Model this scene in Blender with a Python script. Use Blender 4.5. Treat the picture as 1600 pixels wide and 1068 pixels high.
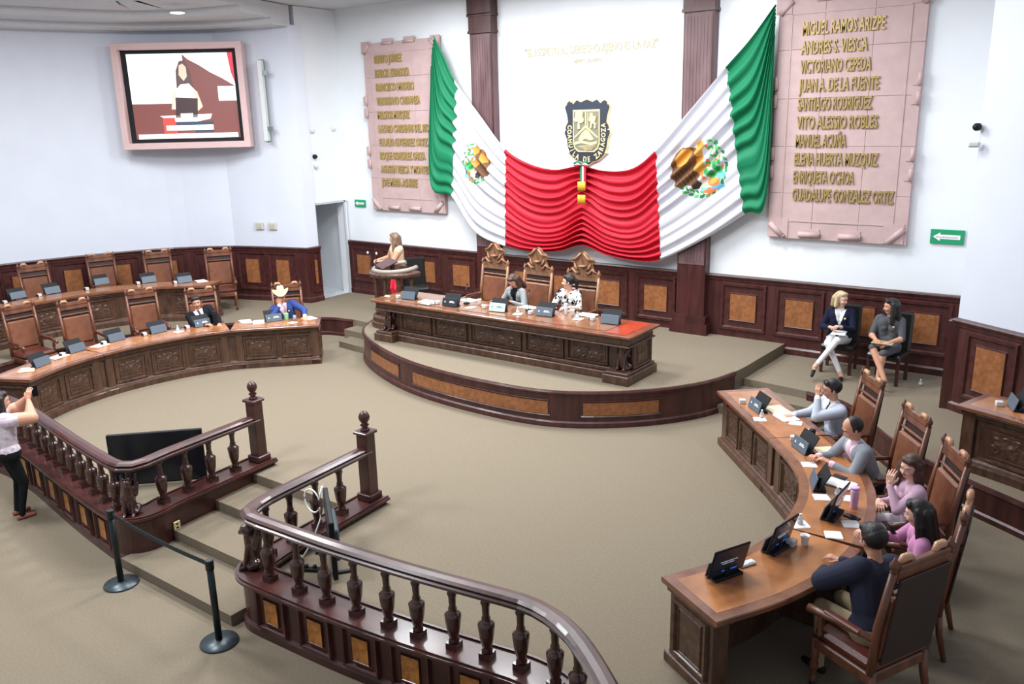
import bpy, math, random
import numpy as np
from mathutils import Vector, Matrix, Euler
random.seed(7); np.random.seed(7)
S = bpy.context.scene
COL = S.collection
for o in list(bpy.data.objects): bpy.data.objects.remove(o)
PI = math.pi

# ------------------------------------------------------------ camera, world, light, exposure
cam_d = bpy.data.cameras.new('camera'); cam = bpy.data.objects.new('camera', cam_d); COL.objects.link(cam)
cam_d.sensor_width = 36; cam_d.lens = 1305.54/1600*36; cam_d.clip_start = .1; cam_d.clip_end = 100
yaw, pitch, roll = .636496, .2612945, -.0243063
fw = Vector((-math.sin(yaw)*math.cos(pitch), math.cos(yaw)*math.cos(pitch), -math.sin(pitch)))
rt = Vector((math.cos(yaw), math.sin(yaw), 0)); upv = rt.cross(fw)
r2 = rt*math.cos(roll)+upv*math.sin(roll); u2 = -rt*math.sin(roll)+upv*math.cos(roll)
M = Matrix((r2, u2, -fw)).transposed().to_4x4(); M.translation = (0, 0, 4.5); cam.matrix_world = M
S.camera = cam
S.view_settings.view_transform = 'Standard'; S.view_settings.look = 'None'
S.view_settings.gamma = 1; S.view_settings.use_curve_mapping = False
S.view_settings.exposure = 0.0
W = bpy.data.worlds.new('world'); S.world = W; W.use_nodes = True
W.node_tree.nodes['Background'].inputs[0].default_value = (.80, .87, 1, 1)
W.node_tree.nodes['Background'].inputs[1].default_value = .55

def area(name, loc, size, power, color=(1, .97, .93), rot=(0, 0, 0), sy=None):
    d = bpy.data.lights.new(name, 'AREA'); d.energy = power; d.color = color; d.size = size
    if sy: d.shape = 'RECTANGLE'; d.size_y = sy
    o = bpy.data.objects.new(name, d); o.location = loc; o.rotation_euler = rot; COL.objects.link(o); return o
# luminaires recessed in the ceiling over the chamber
for (x, y, e) in ((-11.5, 11.5, 240), (-8.7, 11.3, 300), (-5.6, 11.5, 250), (-12.5, 8.3, 230), (-8.7, 7.6, 240), (-5.0, 7.8, 200),
                  (-15.0, 7.6, 230), (-12.6, 3.4, 400), (-8.6, 2.4, 330), (-2.6, 10.8, 70)):
    area('ceiling_luminaire', (x, y, 6.9), 1.3, e, (.94, .97, 1))

# ------------------------------------------------------------ materials
MATS = {}
def mat(name, c, rough=.5, metal=0, bump=0, bscale=60, vary=0, vscale=6, stretch=(1, 1, 1), c2=None, spec=.5, emit=None, alpha=None, trans=0, coat=0):
    if name in MATS: return MATS[name]
    m = bpy.data.materials.new(name); m.use_nodes = True; nt = m.node_tree; b = nt.nodes['Principled BSDF']
    b.inputs['Base Color'].default_value = (*c, 1); b.inputs['Roughness'].default_value = rough
    b.inputs['Metallic'].default_value = metal; b.inputs['Specular IOR Level'].default_value = spec
    b.inputs['Coat Weight'].default_value = coat; b.inputs['Coat Roughness'].default_value = .12
    b.inputs['Transmission Weight'].default_value = trans
    tc = nt.nodes.new('ShaderNodeTexCoord'); mp = nt.nodes.new('ShaderNodeMapping'); mp.inputs['Scale'].default_value = stretch
    nt.links.new(tc.outputs['Object'], mp.inputs[0])
    if vary or c2:
        n = nt.nodes.new('ShaderNodeTexNoise'); n.inputs['Scale'].default_value = vscale; n.inputs['Detail'].default_value = 5
        nt.links.new(mp.outputs[0], n.inputs['Vector'])
        r = nt.nodes.new('ShaderNodeValToRGB'); r.color_ramp.elements[0].position = .33; r.color_ramp.elements[1].position = .68
        a_ = c2 or tuple(v*(1-vary) for v in c); b_ = c if c2 else tuple(min(1, v*(1+vary)) for v in c)
        r.color_ramp.elements[0].color = (*a_, 1); r.color_ramp.elements[1].color = (*b_, 1)
        nt.links.new(n.outputs[0], r.inputs[0]); nt.links.new(r.outputs[0], b.inputs['Base Color'])
    if bump:
        n2 = nt.nodes.new('ShaderNodeTexNoise'); n2.inputs['Scale'].default_value = bscale; n2.inputs['Detail'].default_value = 3
        nt.links.new(mp.outputs[0], n2.inputs['Vector'])
        bp = nt.nodes.new('ShaderNodeBump'); bp.inputs['Strength'].default_value = bump; bp.inputs['Distance'].default_value = .01
        nt.links.new(n2.outputs[0], bp.inputs['Height']); nt.links.new(bp.outputs[0], b.inputs['Normal'])
    if emit:
        b.inputs['Emission Color'].default_value = (*c, 1); b.inputs['Emission Strength'].default_value = emit
    MATS[name] = m; return m
def srgb(r, g, b):
    f = lambda v: (v/255/12.92) if v/255 <= .04045 else ((v/255+.055)/1.055)**2.4
    return (f(r), f(g), f(b))
carpet = mat('carpet', srgb(136, 125, 108), .95, bump=.6, bscale=240, c2=srgb(128, 117, 100), vscale=40, spec=.15)
carpet2 = mat('carpet_step', srgb(130, 119, 102), .95, bump=.6, bscale=240, c2=srgb(122, 111, 95), vscale=40, spec=.15)
white = mat('white_paint', srgb(228, 232, 236), .7, vary=.015, vscale=2)
bluish = mat('pale_blue_paint', srgb(214, 219, 230), .7, vary=.02, vscale=1.5)
ceilm = mat('ceiling_paint', srgb(205, 208, 212), .8, vary=.02)
tile = mat('pale_tile', srgb(205, 210, 215), .25, vary=.05, vscale=3)
dwood = mat('dark_red_wood', srgb(80, 40, 37), .4, c2=srgb(54, 22, 20), vscale=9, stretch=(1, 1, .15), bump=.06, coat=.12)
bwood = mat('brown_carved_wood', srgb(96, 67, 51), .36, c2=srgb(62, 42, 33), vscale=12, stretch=(1, 1, .3), bump=.3, bscale=45, coat=.15)
mwood = mat('balustrade_wood', srgb(80, 42, 38), .32, c2=srgb(54, 26, 24), vscale=10, stretch=(.3, .3, .3), bump=.04, coat=.22)
topw = mat('desk_top_wood', srgb(182, 120, 72), .24, c2=srgb(148, 94, 56), vscale=4, stretch=(1, 1, 1), coat=.5)
topo = mat('desk_border_wood', srgb(134, 86, 62), .22, c2=srgb(106, 66, 48), vscale=6, coat=.5)
redtop = mat('orange_red_veneer', srgb(176, 76, 46), .22, c2=srgb(150, 62, 40), vscale=6, coat=.5)
burl = mat('burl_veneer', srgb(158, 102, 62), .4, c2=srgb(126, 78, 46), vscale=14, bump=.05)
burlg = mat('golden_burl_veneer', srgb(200, 134, 66), .35, c2=srgb(150, 92, 42), vscale=18, bump=.05)
chairw = mat('chair_wood', srgb(122, 74, 50), .38, c2=srgb(88, 52, 38), vscale=10, stretch=(1, 1, .25), coat=.2)
oak = mat('pale_carved_oak', srgb(160, 118, 86), .42, c2=srgb(118, 80, 56), vscale=14, stretch=(1, 1, .3), bump=.3, bscale=40, coat=.2)
leather = mat('brown_leather', srgb(134, 86, 62), .28, c2=srgb(106, 66, 50), vscale=5, bump=.12, bscale=40)
leatherR = mat('oxblood_leather', srgb(104, 50, 40), .35, c2=srgb(82, 38, 32), vscale=5, bump=.15, bscale=90)
black = mat('black_plastic', srgb(22, 24, 28), .6, spec=.3)
blackm = mat('black_metal', srgb(20, 30, 32), .35, metal=.2)
blackl = mat('black_leather', srgb(30, 28, 28), .28, bump=.1, bscale=80)
screenb = mat('dark_glass_screen', srgb(14, 18, 24), .08)
platem = mat('slate_plate', srgb(88, 100, 112), .4)
plateg = mat('pale_green_plate', srgb(180, 205, 196), .4)
paper = mat('white_paper', srgb(240, 240, 240), .8)
cream = mat('cream_card', srgb(238, 228, 190), .8)
peach = mat('beige_paper', srgb(225, 200, 175), .8)
lgrey = mat('light_grey_plastic', srgb(205, 208, 208), .4)
steel = mat('grey_metal', srgb(140, 146, 150), .3, metal=.8)
glass = mat('clear_glass', srgb(235, 240, 242), .05, trans=.7)
gold = mat('gold_letters', srgb(172, 148, 92), .3, metal=.3)
goldp = mat('pale_gold', srgb(240, 224, 170), .3, metal=.4)
pink = mat('pink_stone', srgb(188, 162, 160), .75, vary=.06, vscale=5, bump=.2, bscale=80)
pinkf = mat('pink_frame', srgb(212, 182, 180), .6, vary=.03)
fgreen = mat('flag_green', srgb(16, 116, 78), .65, spec=.3)
fwhite = mat('flag_white', srgb(208, 208, 216), .65, spec=.3)
fred = mat('flag_red', srgb(196, 30, 50), .6, spec=.3)
egreen = mat('exit_green', srgb(20, 150, 100), .5)
skin = mat('skin_tan', srgb(205, 150, 122), .55); skinl = mat('skin_light', srgb(228, 180, 158), .55); skind = mat('skin_deep', srgb(168, 112, 86), .55)
hblack = mat('hair_black', srgb(30, 24, 24), .5, bump=.4, bscale=60, stretch=(1, 1, .2)); hbrown = mat('hair_brown', srgb(72, 50, 40), .5, bump=.4, bscale=60, stretch=(1, 1, .2))
hblond = mat('hair_blond', srgb(208, 190, 150), .5, c2=srgb(164, 140, 104), vscale=20, bump=.4, bscale=60, stretch=(1, 1, .2))
hlight = mat('hair_highlighted', srgb(140, 112, 88), .5, c2=srgb(90, 66, 52), vscale=20, bump=.4, bscale=60, stretch=(1, 1, .2))
def cloth(n, *c, **k): return mat(n, srgb(*c), .85, bump=.15, bscale=120, spec=.2, **k)
EYEW = mat('eye_white', srgb(235, 232, 228), .3); EYED = mat('eye_dark', srgb(30, 20, 18), .2); LIP = mat('lip', srgb(178, 88, 84), .5)

# ------------------------------------------------------------ object helpers
def meta(o, label=None, cat=None, group=None, kind=None):
    if label: o['label'] = label
    if cat: o['category'] = cat
    if group: o['group'] = group
    if kind: o['kind'] = kind
    return o
def thing(name, label, cat, loc=(0, 0, 0), rz=0, group=None):
    o = bpy.data.objects.new(name, None); COL.objects.link(o); o.location = loc; o.rotation_euler = (0, 0, rz)
    o.empty_display_size = .1
    return meta(o, label, cat, group)
class MB:
    def __init__(s): s.v = []; s.f = []; s.m = []; s.sm = []; s.cur = 0
    def add(s, vs, fs, smooth=False):
        b = len(s.v); s.v += [tuple(v) for v in vs]
        for f in fs: s.f.append([b+i for i in f]); s.m.append(s.cur); s.sm.append(smooth)
        return s
    def mat(s, i): s.cur = i; return s
    def box(s, c, d, rz=0, rx=0, ry=0, taper=1):
        x, y, z = (k/2 for k in d); R = Euler((rx, ry, rz)).to_matrix(); c = Vector(c)
        vs = [R @ Vector((sx*x*(taper if sz > 0 else 1), sy*y*(taper if sz > 0 else 1), sz*z))+c for sz in (-1, 1) for sx, sy in ((-1, -1), (1, -1), (1, 1), (-1, 1))]
        return s.add(vs, [(0, 3, 2, 1), (4, 5, 6, 7), (0, 1, 5, 4), (1, 2, 6, 5), (2, 3, 7, 6), (3, 0, 4, 7)])
    def bev(s, c, d, b=.01, rz=0, rx=0, ry=0):
        # box with chamfered edges (rounded look), 24 corner vertices
        R = Euler((rx, ry, rz)).to_matrix(); c = Vector(c); h = [k/2 for k in d]; b = min(b, min(h)*.9)
        idx = {}; vs = []
        for sx in (-1, 1):
            for sy in (-1, 1):
                for sz in (-1, 1):
                    for a in range(3):
                        p = [sx*(h[0]-b), sy*(h[1]-b), sz*(h[2]-b)]; p[a] += (sx, sy, sz)[a]*b
                        idx[(sx, sy, sz, a)] = len(vs); vs.append(R @ Vector(p)+c)
        fs = []
        for a in range(3):
            o1, o2 = [k for k in range(3) if k != a]
            for sg in (-1, 1):
                q = []
                for s1, s2 in ((-1, -1), (1, -1), (1, 1), (-1, 1)):
                    t = [0, 0, 0]; t[a] = sg; t[o1] = s1; t[o2] = s2; q.append(idx[(*t, a)])
                flip = (sg > 0) == (a == 1)
                fs.append(q[::-1] if flip else q)
            for s1 in (-1, 1):
                for s2 in (-1, 1):
                    t = [[0]*3 for _ in range(2)]
                    for k, sg in enumerate((-1, 1)): t[k][a] = sg; t[k][o1] = s1; t[k][o2] = s2
                    q = [idx[(*t[0], o1)], idx[(*t[0], o2)], idx[(*t[1], o2)], idx[(*t[1], o1)]]
                    fs.append(q)
        for sx in (-1, 1):
            for sy in (-1, 1):
                for sz in (-1, 1):
                    fs.append([idx[(sx, sy, sz, a)] for a in range(3)])
        # orient outward
        out = []
        for f in fs:
            P = [vs[i] for i in f]; n = (P[1]-P[0]).cross(P[2]-P[0]); m = sum(P, Vector())/len(P)-c
            out.append(f if n.dot(m) >= 0 else f[::-1])
        return s.add(vs, out)
    def lathe(s, prof, c=(0, 0, 0), seg=16, smooth=True, rot=None, sq=0):
        c = Vector(c); vs = []; n = len(prof)
        for r, z in prof:
            for k in range(seg):
                a = 2*PI*k/seg; v = Vector((r*math.cos(a), r*math.sin(a), z)); vs.append((rot @ v if rot else v)+c)
        fs = [(i*seg+k, i*seg+(k+1) % seg, (i+1)*seg+(k+1) % seg, (i+1)*seg+k) for i in range(n-1) for k in range(seg)]
        s.add(vs, fs, smooth); b = len(s.v)-len(vs)
        if prof[0][0] > 1e-4: s.f.append([b+k for k in range(seg)][::-1]); s.m.append(s.cur); s.sm.append(False)
        if prof[-1][0] > 1e-4: s.f.append([b+(n-1)*seg+k for k in range(seg)]); s.m.append(s.cur); s.sm.append(False)
        return s
    def tube(s, pts, r, seg=8):
        pts = [Vector(p) for p in pts]; rs = r if isinstance(r, (list, tuple)) else [r]*len(pts); vs = []
        for i, p in enumerate(pts):
            d = (pts[min(i+1, len(pts)-1)]-pts[max(i-1, 0)]).normalized()
            a = d.cross(Vector((0, 0, 1)));  a = a.normalized() if a.length > 1e-3 else Vector((1, 0, 0)); b = d.cross(a)
            for k in range(seg):
                t = 2*PI*k/seg; vs.append(p+(a*math.cos(t)+b*math.sin(t))*rs[i])
        n = len(pts)
        fs = [(i*seg+k, i*seg+(k+1) % seg, (i+1)*seg+(k+1) % seg, (i+1)*seg+k) for i in range(n-1) for k in range(seg)]
        s.add(vs, fs, True); b = len(s.v)-len(vs)
        s.f.append([b+k for k in range(seg)][::-1]); s.f.append([b+(n-1)*seg+k for k in range(seg)]); s.m += [s.cur]*2; s.sm += [False]*2
        return s
    def prism(s, poly, z0, z1, plane='xy', off=0):
        n = len(poly)
        if plane == 'xy': vs = [(x, y, z) for z in (z0, z1) for x, y in poly]
        else: vs = [(x, z, y) for z in (z0, z1) for x, y in poly]      # 'xz': poly in X,Z, extruded along Y
        A = sum(poly[i][0]*poly[(i+1) % n][1]-poly[(i+1) % n][0]*poly[i][1] for i in range(n)) * (1 if plane == 'xy' else -1)
        bot = list(range(n)); top = [n+i for i in range(n)]; fs = [(i, (i+1) % n, n+(i+1) % n, n+i) for i in range(n)]
        if (A > 0) == (z1 > z0): bot = bot[::-1]
        else: top = top[::-1]; fs = [f[::-1] for f in fs]
        return s.add(vs, [bot, top]+fs)
    def sweep(s, path, prof, caps=True, smooth=False):
        P = [Vector(p) for p in path]; n = len(P); m = len(prof); vs = []
        for i in range(n):
            d0 = (P[i]-P[i-1]).normalized() if i else None; d1 = (P[i+1]-P[i]).normalized() if i < n-1 else None
            if d0 is None: d0 = d1
            if d1 is None: d1 = d0
            n0 = Vector((-d0.y, d0.x)); n1 = Vector((-d1.y, d1.x)); b = (n0+n1).normalized(); k = 1/max(.3, b.dot(n0))
            for o, z in prof: q = P[i]+b*o*k; vs.append((q.x, q.y, z))
        A = sum(prof[j][0]*prof[(j+1) % m][1]-prof[(j+1) % m][0]*prof[j][1] for j in range(m))
        fs = []
        for i in range(n-1):
            for j in range(m):
                f = (i*m+j, i*m+(j+1) % m, (i+1)*m+(j+1) % m, (i+1)*m+j); fs.append(f if A > 0 else f[::-1])
        if caps:
            c0 = list(range(m)); c1 = [(n-1)*m+j for j in range(m)]
            if A > 0: c0 = c0[::-1]
            else: c1 = c1[::-1]
            fs += [c0, c1]
        return s.add(vs, fs, smooth)
    def build(s, name, mats, parent=None, **kw):
        me = bpy.data.meshes.new(name); me.from_pydata(s.v, [], s.f)
        for m in (mats if isinstance(mats, (list, tuple)) else [mats]): me.materials.append(m)
        if any(s.m): me.polygons.foreach_set('material_index', s.m)
        me.polygons.foreach_set('use_smooth', s.sm); me.validate(); me.update()
        o = bpy.data.objects.new(name, me); COL.objects.link(o)
        if parent: o.parent = parent
        return meta(o, **kw)
def children(o): return [c for c in bpy.data.objects if c.parent == o]
KIDS = {}
def copy_tree(o, loc, rz, label, group=None, parent=None):
    c = o.copy(); COL.objects.link(c)
    if parent is None:
        c.location = loc; c.rotation_euler = (0, 0, rz); c['label'] = label
        if group: c['group'] = group
    else: c.parent = parent
    for k in children(o): copy_tree(k, None, 0, None, parent=c)
    return c
def smooth_path(P, k=6):
    P = [Vector(p) for p in P]; Q = [P[0]*2-P[1]]+P+[P[-1]*2-P[-2]]; out = []
    for i in range(1, len(Q)-2):
        for t in range(k):
            t /= k; a, b, c, d = Q[i-1], Q[i], Q[i+1], Q[i+2]
            out.append(.5*((2*b)+(c-a)*t+(2*a-5*b+4*c-d)*t*t+(3*b-a-3*c+d)*t**3))
    out.append(P[-1]); return [tuple(p) for p in out]
def resample(P, n):
    P = [Vector(p) for p in P]; L = [0]
    for a, b in zip(P, P[1:]): L.append(L[-1]+(b-a).length)
    out = []; j = 0
    for i in range(n):
        t = L[-1]*i/(n-1)
        while j < len(P)-2 and L[j+1] < t: j += 1
        out.append(tuple(P[j].lerp(P[j+1], (t-L[j])/max(1e-9, L[j+1]-L[j]))))
    return out
def plen(P): return sum((Vector(b)-Vector(a)).length for a, b in zip(P, P[1:]))
def at_len(P, t):
    "point and direction angle at arc length t of a 2D path"
    P = [Vector(p) for p in P]; L = 0
    for a, b in zip(P, P[1:]):
        l = (b-a).length
        if L+l >= t or b is P[-1]:
            p = a+(b-a)*((t-L)/l); d = (b-a)/l; return p, math.atan2(d.y, d.x)
        L += l
def sub(P, t0, t1, n=12):
    return [tuple(at_len(P, t0+(t1-t0)*i/(n-1))[0]) for i in range(n)]

# ------------------------------------------------------------ SDF-like blob meshing (voxel remesh) for people, hair and carvings
def blob_mesh(caps, vox, smooth=2, name='body'):
    "caps: (p0, p1, r0, r1[, squash matrix 3x3]) -> one continuous remeshed surface"
    m = MB()
    for c in caps:
        p0, p1, ra, rb = Vector(c[0]), Vector(c[1]), c[2], c[3]; sq = c[4] if len(c) > 4 else None
        d = p1-p0; L = d.length
        q = (d.to_track_quat('Z', 'Y').to_matrix() if L > 1e-6 else Matrix.Identity(3))
        prof = [(max(ra*math.cos(a), 1e-5), ra*math.sin(a)) for a in np.linspace(-PI/2, 0, 6)]+[(max(rb*math.cos(a), 1e-5), L+rb*math.sin(a)) for a in np.linspace(0, PI/2, 6)]
        b0 = len(m.v); m.lathe(prof, (0, 0, 0), 14, rot=q)
        for i in range(b0, len(m.v)):
            v = Vector(m.v[i])
            if sq is not None: v = sq @ v
            m.v[i] = tuple(v+p0)
    me = bpy.data.meshes.new(name); me.from_pydata(m.v, [], m.f)
    o = bpy.data.objects.new('tmp', me); COL.objects.link(o)
    r = o.modifiers.new('r', 'REMESH'); r.mode = 'VOXEL'; r.voxel_size = vox; r.adaptivity = 0
    if smooth: sm = o.modifiers.new('s', 'SMOOTH'); sm.factor = .5; sm.iterations = smooth
    dg = bpy.context.evaluated_depsgraph_get(); out = bpy.data.meshes.new_from_object(o.evaluated_get(dg)); out.name = name
    bpy.data.objects.remove(o); bpy.data.meshes.remove(me)
    out.polygons.foreach_set('use_smooth', [True]*len(out.polygons))
    return out
def link(me, name, mats, parent, **kw):
    me.materials.clear()
    for m in (mats if isinstance(mats, (list, tuple)) else [mats]): me.materials.append(m)
    o = bpy.data.objects.new(name, me); COL.objects.link(o)
    if parent: o.parent = parent
    return meta(o, **kw)
def DS(*s): return Matrix.Diagonal(Vector(s))

# text as mesh; returns list of (verts, faces)
def text_geo(txt, size, depth=.01, xs=1., align='LEFT', bold=0):
    c = bpy.data.curves.new('t', 'FONT'); c.body = txt; c.size = size; c.extrude = depth; c.offset = bold; c.align_x = align; c.resolution_u = 2
    o = bpy.data.objects.new('t', c); COL.objects.link(o)
    dg = bpy.context.evaluated_depsgraph_get(); me = bpy.data.meshes.new_from_object(o.evaluated_get(dg))
    vs = [(v.co.x*xs, v.co.y, v.co.z) for v in me.vertices]; fs = [tuple(p.vertices) for p in me.polygons]
    bpy.data.objects.remove(o); bpy.data.curves.remove(c); bpy.data.meshes.remove(me); return vs, fs

# ------------------------------------------------------------ levels
ZG, ZS, ZO = .38, .56, -.5       # gallery, stage, outer floor (chamber floor is 0)
YW = 14.3

# ============================================================ ROOM
def panel(parent, w, h, M4, proud=.035, inset=burl, iw=.6, ih=.6, frame=dwood, depth=.02, name='panel', insets=True, relief=None):
    """raised panel: moulded frame ring, bevelled field and (as a child) veneer inset. M4 maps local (x right, y up, z outward) to world."""
    m = MB()
    def ring(a0, b0, a1, b1, z0, z1):
        V = [(-a0, -b0, z0), (a0, -b0, z0), (a0, b0, z0), (-a0, b0, z0), (-a1, -b1, z1), (a1, -b1, z1), (a1, b1, z1), (-a1, b1, z1)]
        m.add(V, [(i, (i+1) % 4, 4+(i+1) % 4, 4+i) for i in range(4)])
    W2, H2 = w/2, h/2; t = min(w, h)*.07
    ring(W2, H2, W2-t*.3, H2-t*.3, 0, proud); ring(W2-t*.3, H2-t*.3, W2-t, H2-t, proud, proud*.9); ring(W2-t, H2-t, W2-t*1.35, H2-t*1.35, proud*.9, .004)
    a, b = w*iw/2, h*ih/2
    ring(W2-t*1.35, H2-t*1.35, a+t*.4, b+t*.4, .004, .006); ring(a+t*.4, b+t*.4, a+t*.15, b+t*.15, .006, depth+.008); ring(a+t*.15, b+t*.15, a, b, depth+.008, depth)
    if not insets: m.add([(-a, -b, depth), (a, -b, depth), (a, b, depth), (-a, b, depth)], [(0, 1, 2, 3)])
    o = m.build(name, frame, parent); o.matrix_local = M4
    if insets:
        m = MB(); m.box((0, 0, depth-.008), (2*a, 2*b, .02)); m.build('burl_inset', inset, o)
    if relief: relief(o, a, b, depth)
    return o
def wallM(x, y, z, ang):
    "frame for a panel whose outward normal points at angle ang (world)"
    n = Vector((math.cos(ang), math.sin(ang), 0)); up = Vector((0, 0, 1)); r = up.cross(n)
    M = Matrix((r, up, n)).transposed().to_4x4(); M.translation = (x, y, z); return M
# floors
def slab(name, poly, z0, z1, m, **kw): return MB().prism(poly, z0, z1).build(name, m, **kw)
slab('floor', [(-24, -3), (5, -3), (5, 6), (-24, 6)], -.7, ZO, carpet, kind='structure')
slab('floor_chamber', [(-20.5, 5.6), (-14.5, 5.7), (-12.2, 5.15), (-9.05, 4.6), (-9.05, 6.25), (-6.85, 6.25), (-6.85, 4.62), (-5.2, 4.7), (-3.4, 4.92), (-2.6, 4.4), (-1.4, 3.2), (-.6, 2.2), (3.5, 1), (3.5, 13), (-20.5, 13)], -.7, 0, carpet, kind='structure')
for i, (y, z) in enumerate(((4.35, -.375), (4.98, -.25), (5.62, -.125))):
    m = MB(); m.box((-7.95, (y+6.25)/2, z-.06), (2.1, 6.25-y, .12)); m.build('entry_step', carpet2, kind='structure')
# gallery (raised ring) left, back and right
RIS_L = smooth_path([(-13.2, 12.1), (-13.9, 11.95), (-14.6, 11.35), (-15.3, 10.5), (-15.95, 9.5), (-16.35, 8.4), (-16.4, 7.2), (-16.2, 6.0), (-15.8, 4.9)])
RIS_R = smooth_path([(-3.56, 12.35), (-2.89, 12.1), (-2.0, 10.94), (-1.2, 10.27), (-0.45, 9.8), (.4, 9.2), (1.3, 8.2), (2.2, 6.8)])
slab('floor_gallery', [(-21, 4.9)]+RIS_L[::-1]+[(-13.2, 14.5), (-21, 14.5)], 0.0, ZG, carpet, kind='structure')
slab('floor_gallery', RIS_R+[(4, 7), (4, 14.5), (-13.2, 14.5), (-13.2, 12.9), (-3.7, 12.9)], 0.0, ZG-.001, carpet, kind='structure')
for P, s, nm in ((RIS_L, 1, 'left'), (RIS_R, -1, 'right')):
    m = MB(); pr = [(0, 0), (0, ZG+.012), (.035*s, ZG+.012), (.05*s, ZG-.03), (.03*s, ZG-.05), (.03*s, .08), (.055*s, .06), (.055*s, 0)]
    m.sweep(P if s > 0 else P, [(-o if s > 0 else o, z) for o, z in pr] if False else [(o if s > 0 else o, z) for o, z in pr])
    m.build('trim_riser_'+nm, dwood, kind='structure')
m = MB()
for i, z in enumerate((.127, .253)):
    m.box((-12.75, 11.35+i*.38+.5, z/2), (1.15-i*.0, 1.0, z), rz=.12)
m = MB()
for i in range(2):
    z = .127*(i+1); x0 = -12.85-.28*i; y0 = 11.35+.42*i
    m = MB(); m.prism([(x0, y0), (-11.5, y0-.16), (-11.9, 12.8), (-13.15, 12.8)], 0, z); m.build('gallery_step', carpet2, kind='structure')
m = MB(); m.prism([(-13.2, 12.14), (-12.0, 12.0), (-12.0, 14.3), (-13.2, 14.3)], 0, ZG-.002); m.build('floor_landing', carpet, kind='structure')
for i in range(2):
    z = .127*(i+1); y0 = 11.75+.36*i
    m = MB(); m.prism([(-4.75, y0), (-3.35, y0-.12), (-3.0, 13.0), (-4.75, 13.0)], 0, z); m.build('gallery_step', carpet2, kind='structure')
m = MB(); m.prism([(-4.75, 12.52), (-3.56, 12.38), (-3.2, 13.2), (-4.75, 13.2)], 0, ZG-.002); m.build('floor_landing', carpet, kind='structure')
# stage
ST = smooth_path([(-12.45, 12.6), (-12.25, 11.8), (-11.75, 11.05), (-10.75, 10.42), (-9.4, 9.93), (-7.9, 9.77), (-6.6, 9.9), (-5.6, 10.52), (-4.95, 11.35), (-4.68, 12.2), (-4.62, 13.2), (-4.58, 14.25)])
slab('floor_stage', ST+[(-12.5, 14.25)], 0.02, ZS, carpet, kind='structure')
kk = next(i for i, p in enumerate(ST) if p[0] > -5 and p[1] > 12.3)
SF = ST[:kk]
t = MB(); t.sweep(SF, [(0, 0), (0, ZS+.004), (-.035, ZS+.004), (-.05, ZS-.02), (-.05, ZS-.045), (-.025, ZS-.06), (-.025, .09), (-.05, .07), (-.06, .02), (-.06, 0)])
stg = t.build('trim_stage_front', dwood, kind='structure')
t = MB(); t.sweep(ST[kk-1:], [(0, ZG), (0, ZS+.004), (-.02, ZS+.004), (-.02, ZG)]); t.build('trim_stage_side', carpet2, kind='structure')
LS = plen(SF)
def tnear(P, x, y):
    best = min(range(200), key=lambda i: (at_len(P, plen(P)*i/199)[0]-Vector((x, y))).length); return plen(P)*best/199
for (a, b) in (((-11.069, 10.612), (-9.921, 9.825)), ((-9.498, 9.800), (-6.558, 9.761)), ((-6.157, 10.015), (-5.190, 10.760))):
    t0, t1 = tnear(SF, *a), tnear(SF, *b); q = sub(SF, t0, t1, 14)
    m = MB(); m.sweep(q, [(-.02, .16), (-.02, .42), (-.04, .42), (-.045, .41), (-.03, .395), (-.03, .185), (-.045, .17), (-.04, .16)]); fr = m.build('panel', dwood, stg)
    q = sub(SF, t0+.03, t1-.03, 14); m = MB(); m.sweep(q, [(-.02, .19), (-.02, .39), (-.036, .39), (-.036, .19)]); m.build('burl_inset', burl, fr)

# back wall
wb = MB().box((-9.5, YW+.1, 3.5), (20, .2, 7.2)).build('wall_back', white, kind='structure')
def wainscot(parent, path, z0, z1, name='wainscot'):
    m = MB(); m.sweep(path, [(0, z0), (.085, z0), (.085, z0+.10), (.06, z0+.13), (.06, z1-.12), (.075, z1-.10), (.075, z1-.06), (.10, z1-.05), (.11, z1-.02), (.10, z1), (0, z1)][::-1])
    return m.build(name, dwood, parent)
ws = wainscot(None, [(-1.7, YW), (-15.62, YW)], ZG, 1.69, 'trim_wainscot_back'); ws['kind'] = 'structure'
for x in (-14.96, -13.93, -12.9, -11.88, -10.15, -9.15, -8.1, -7.08, -5.35, -4.35, -3.36, -2.40):
    panel(ws, .86, .88, wallM(x, YW-.06, 1.12, -PI/2), iw=.55, ih=.54)
# pilasters
for x in (-11.03, -6.31):
    p = MB(); D = .2
    p.box((x, YW-.13, ZS+.10), (.74, .30, .2)); p.box((x, YW-.12, ZS+.27), (.66, .26, .14)); p.box((x, YW-.1, 3.4), (.55, D, 6.0))
    p.box((x, YW-.12, 6.2), (.60, .25, .05)); p.box((x, YW-.11, 6.36), (.57, .23, .3)); p.box((x, YW-.12, 6.52), (.62, .25, .05)); p.box((x, YW-.12, 6.78), (.60, .25, .5))
    o = p.build('trim_pilaster', dwood, kind='structure')
    m = MB()
    for i in range(8): m.box((x-.215+i*.0615, YW-.205, 4.0), (.034, .02, 4.2))
    m.build('fluting', mat('glare_paled_wood', srgb(112, 86, 88), .5, c2=srgb(84, 58, 60), stretch=(1, 1, .2)), o)  # glare on the dark pilaster wood, put into a paler colour
    for d in (0,):
        m = MB(); m.box((x, YW-.203, 4.0), (.50, .012, 4.3)); m.box((x+.277, YW-.1, 4.0), (.008, .17, 4.3)); m.build('shaft_face', MATS['glare_paled_wood'], o)
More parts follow.
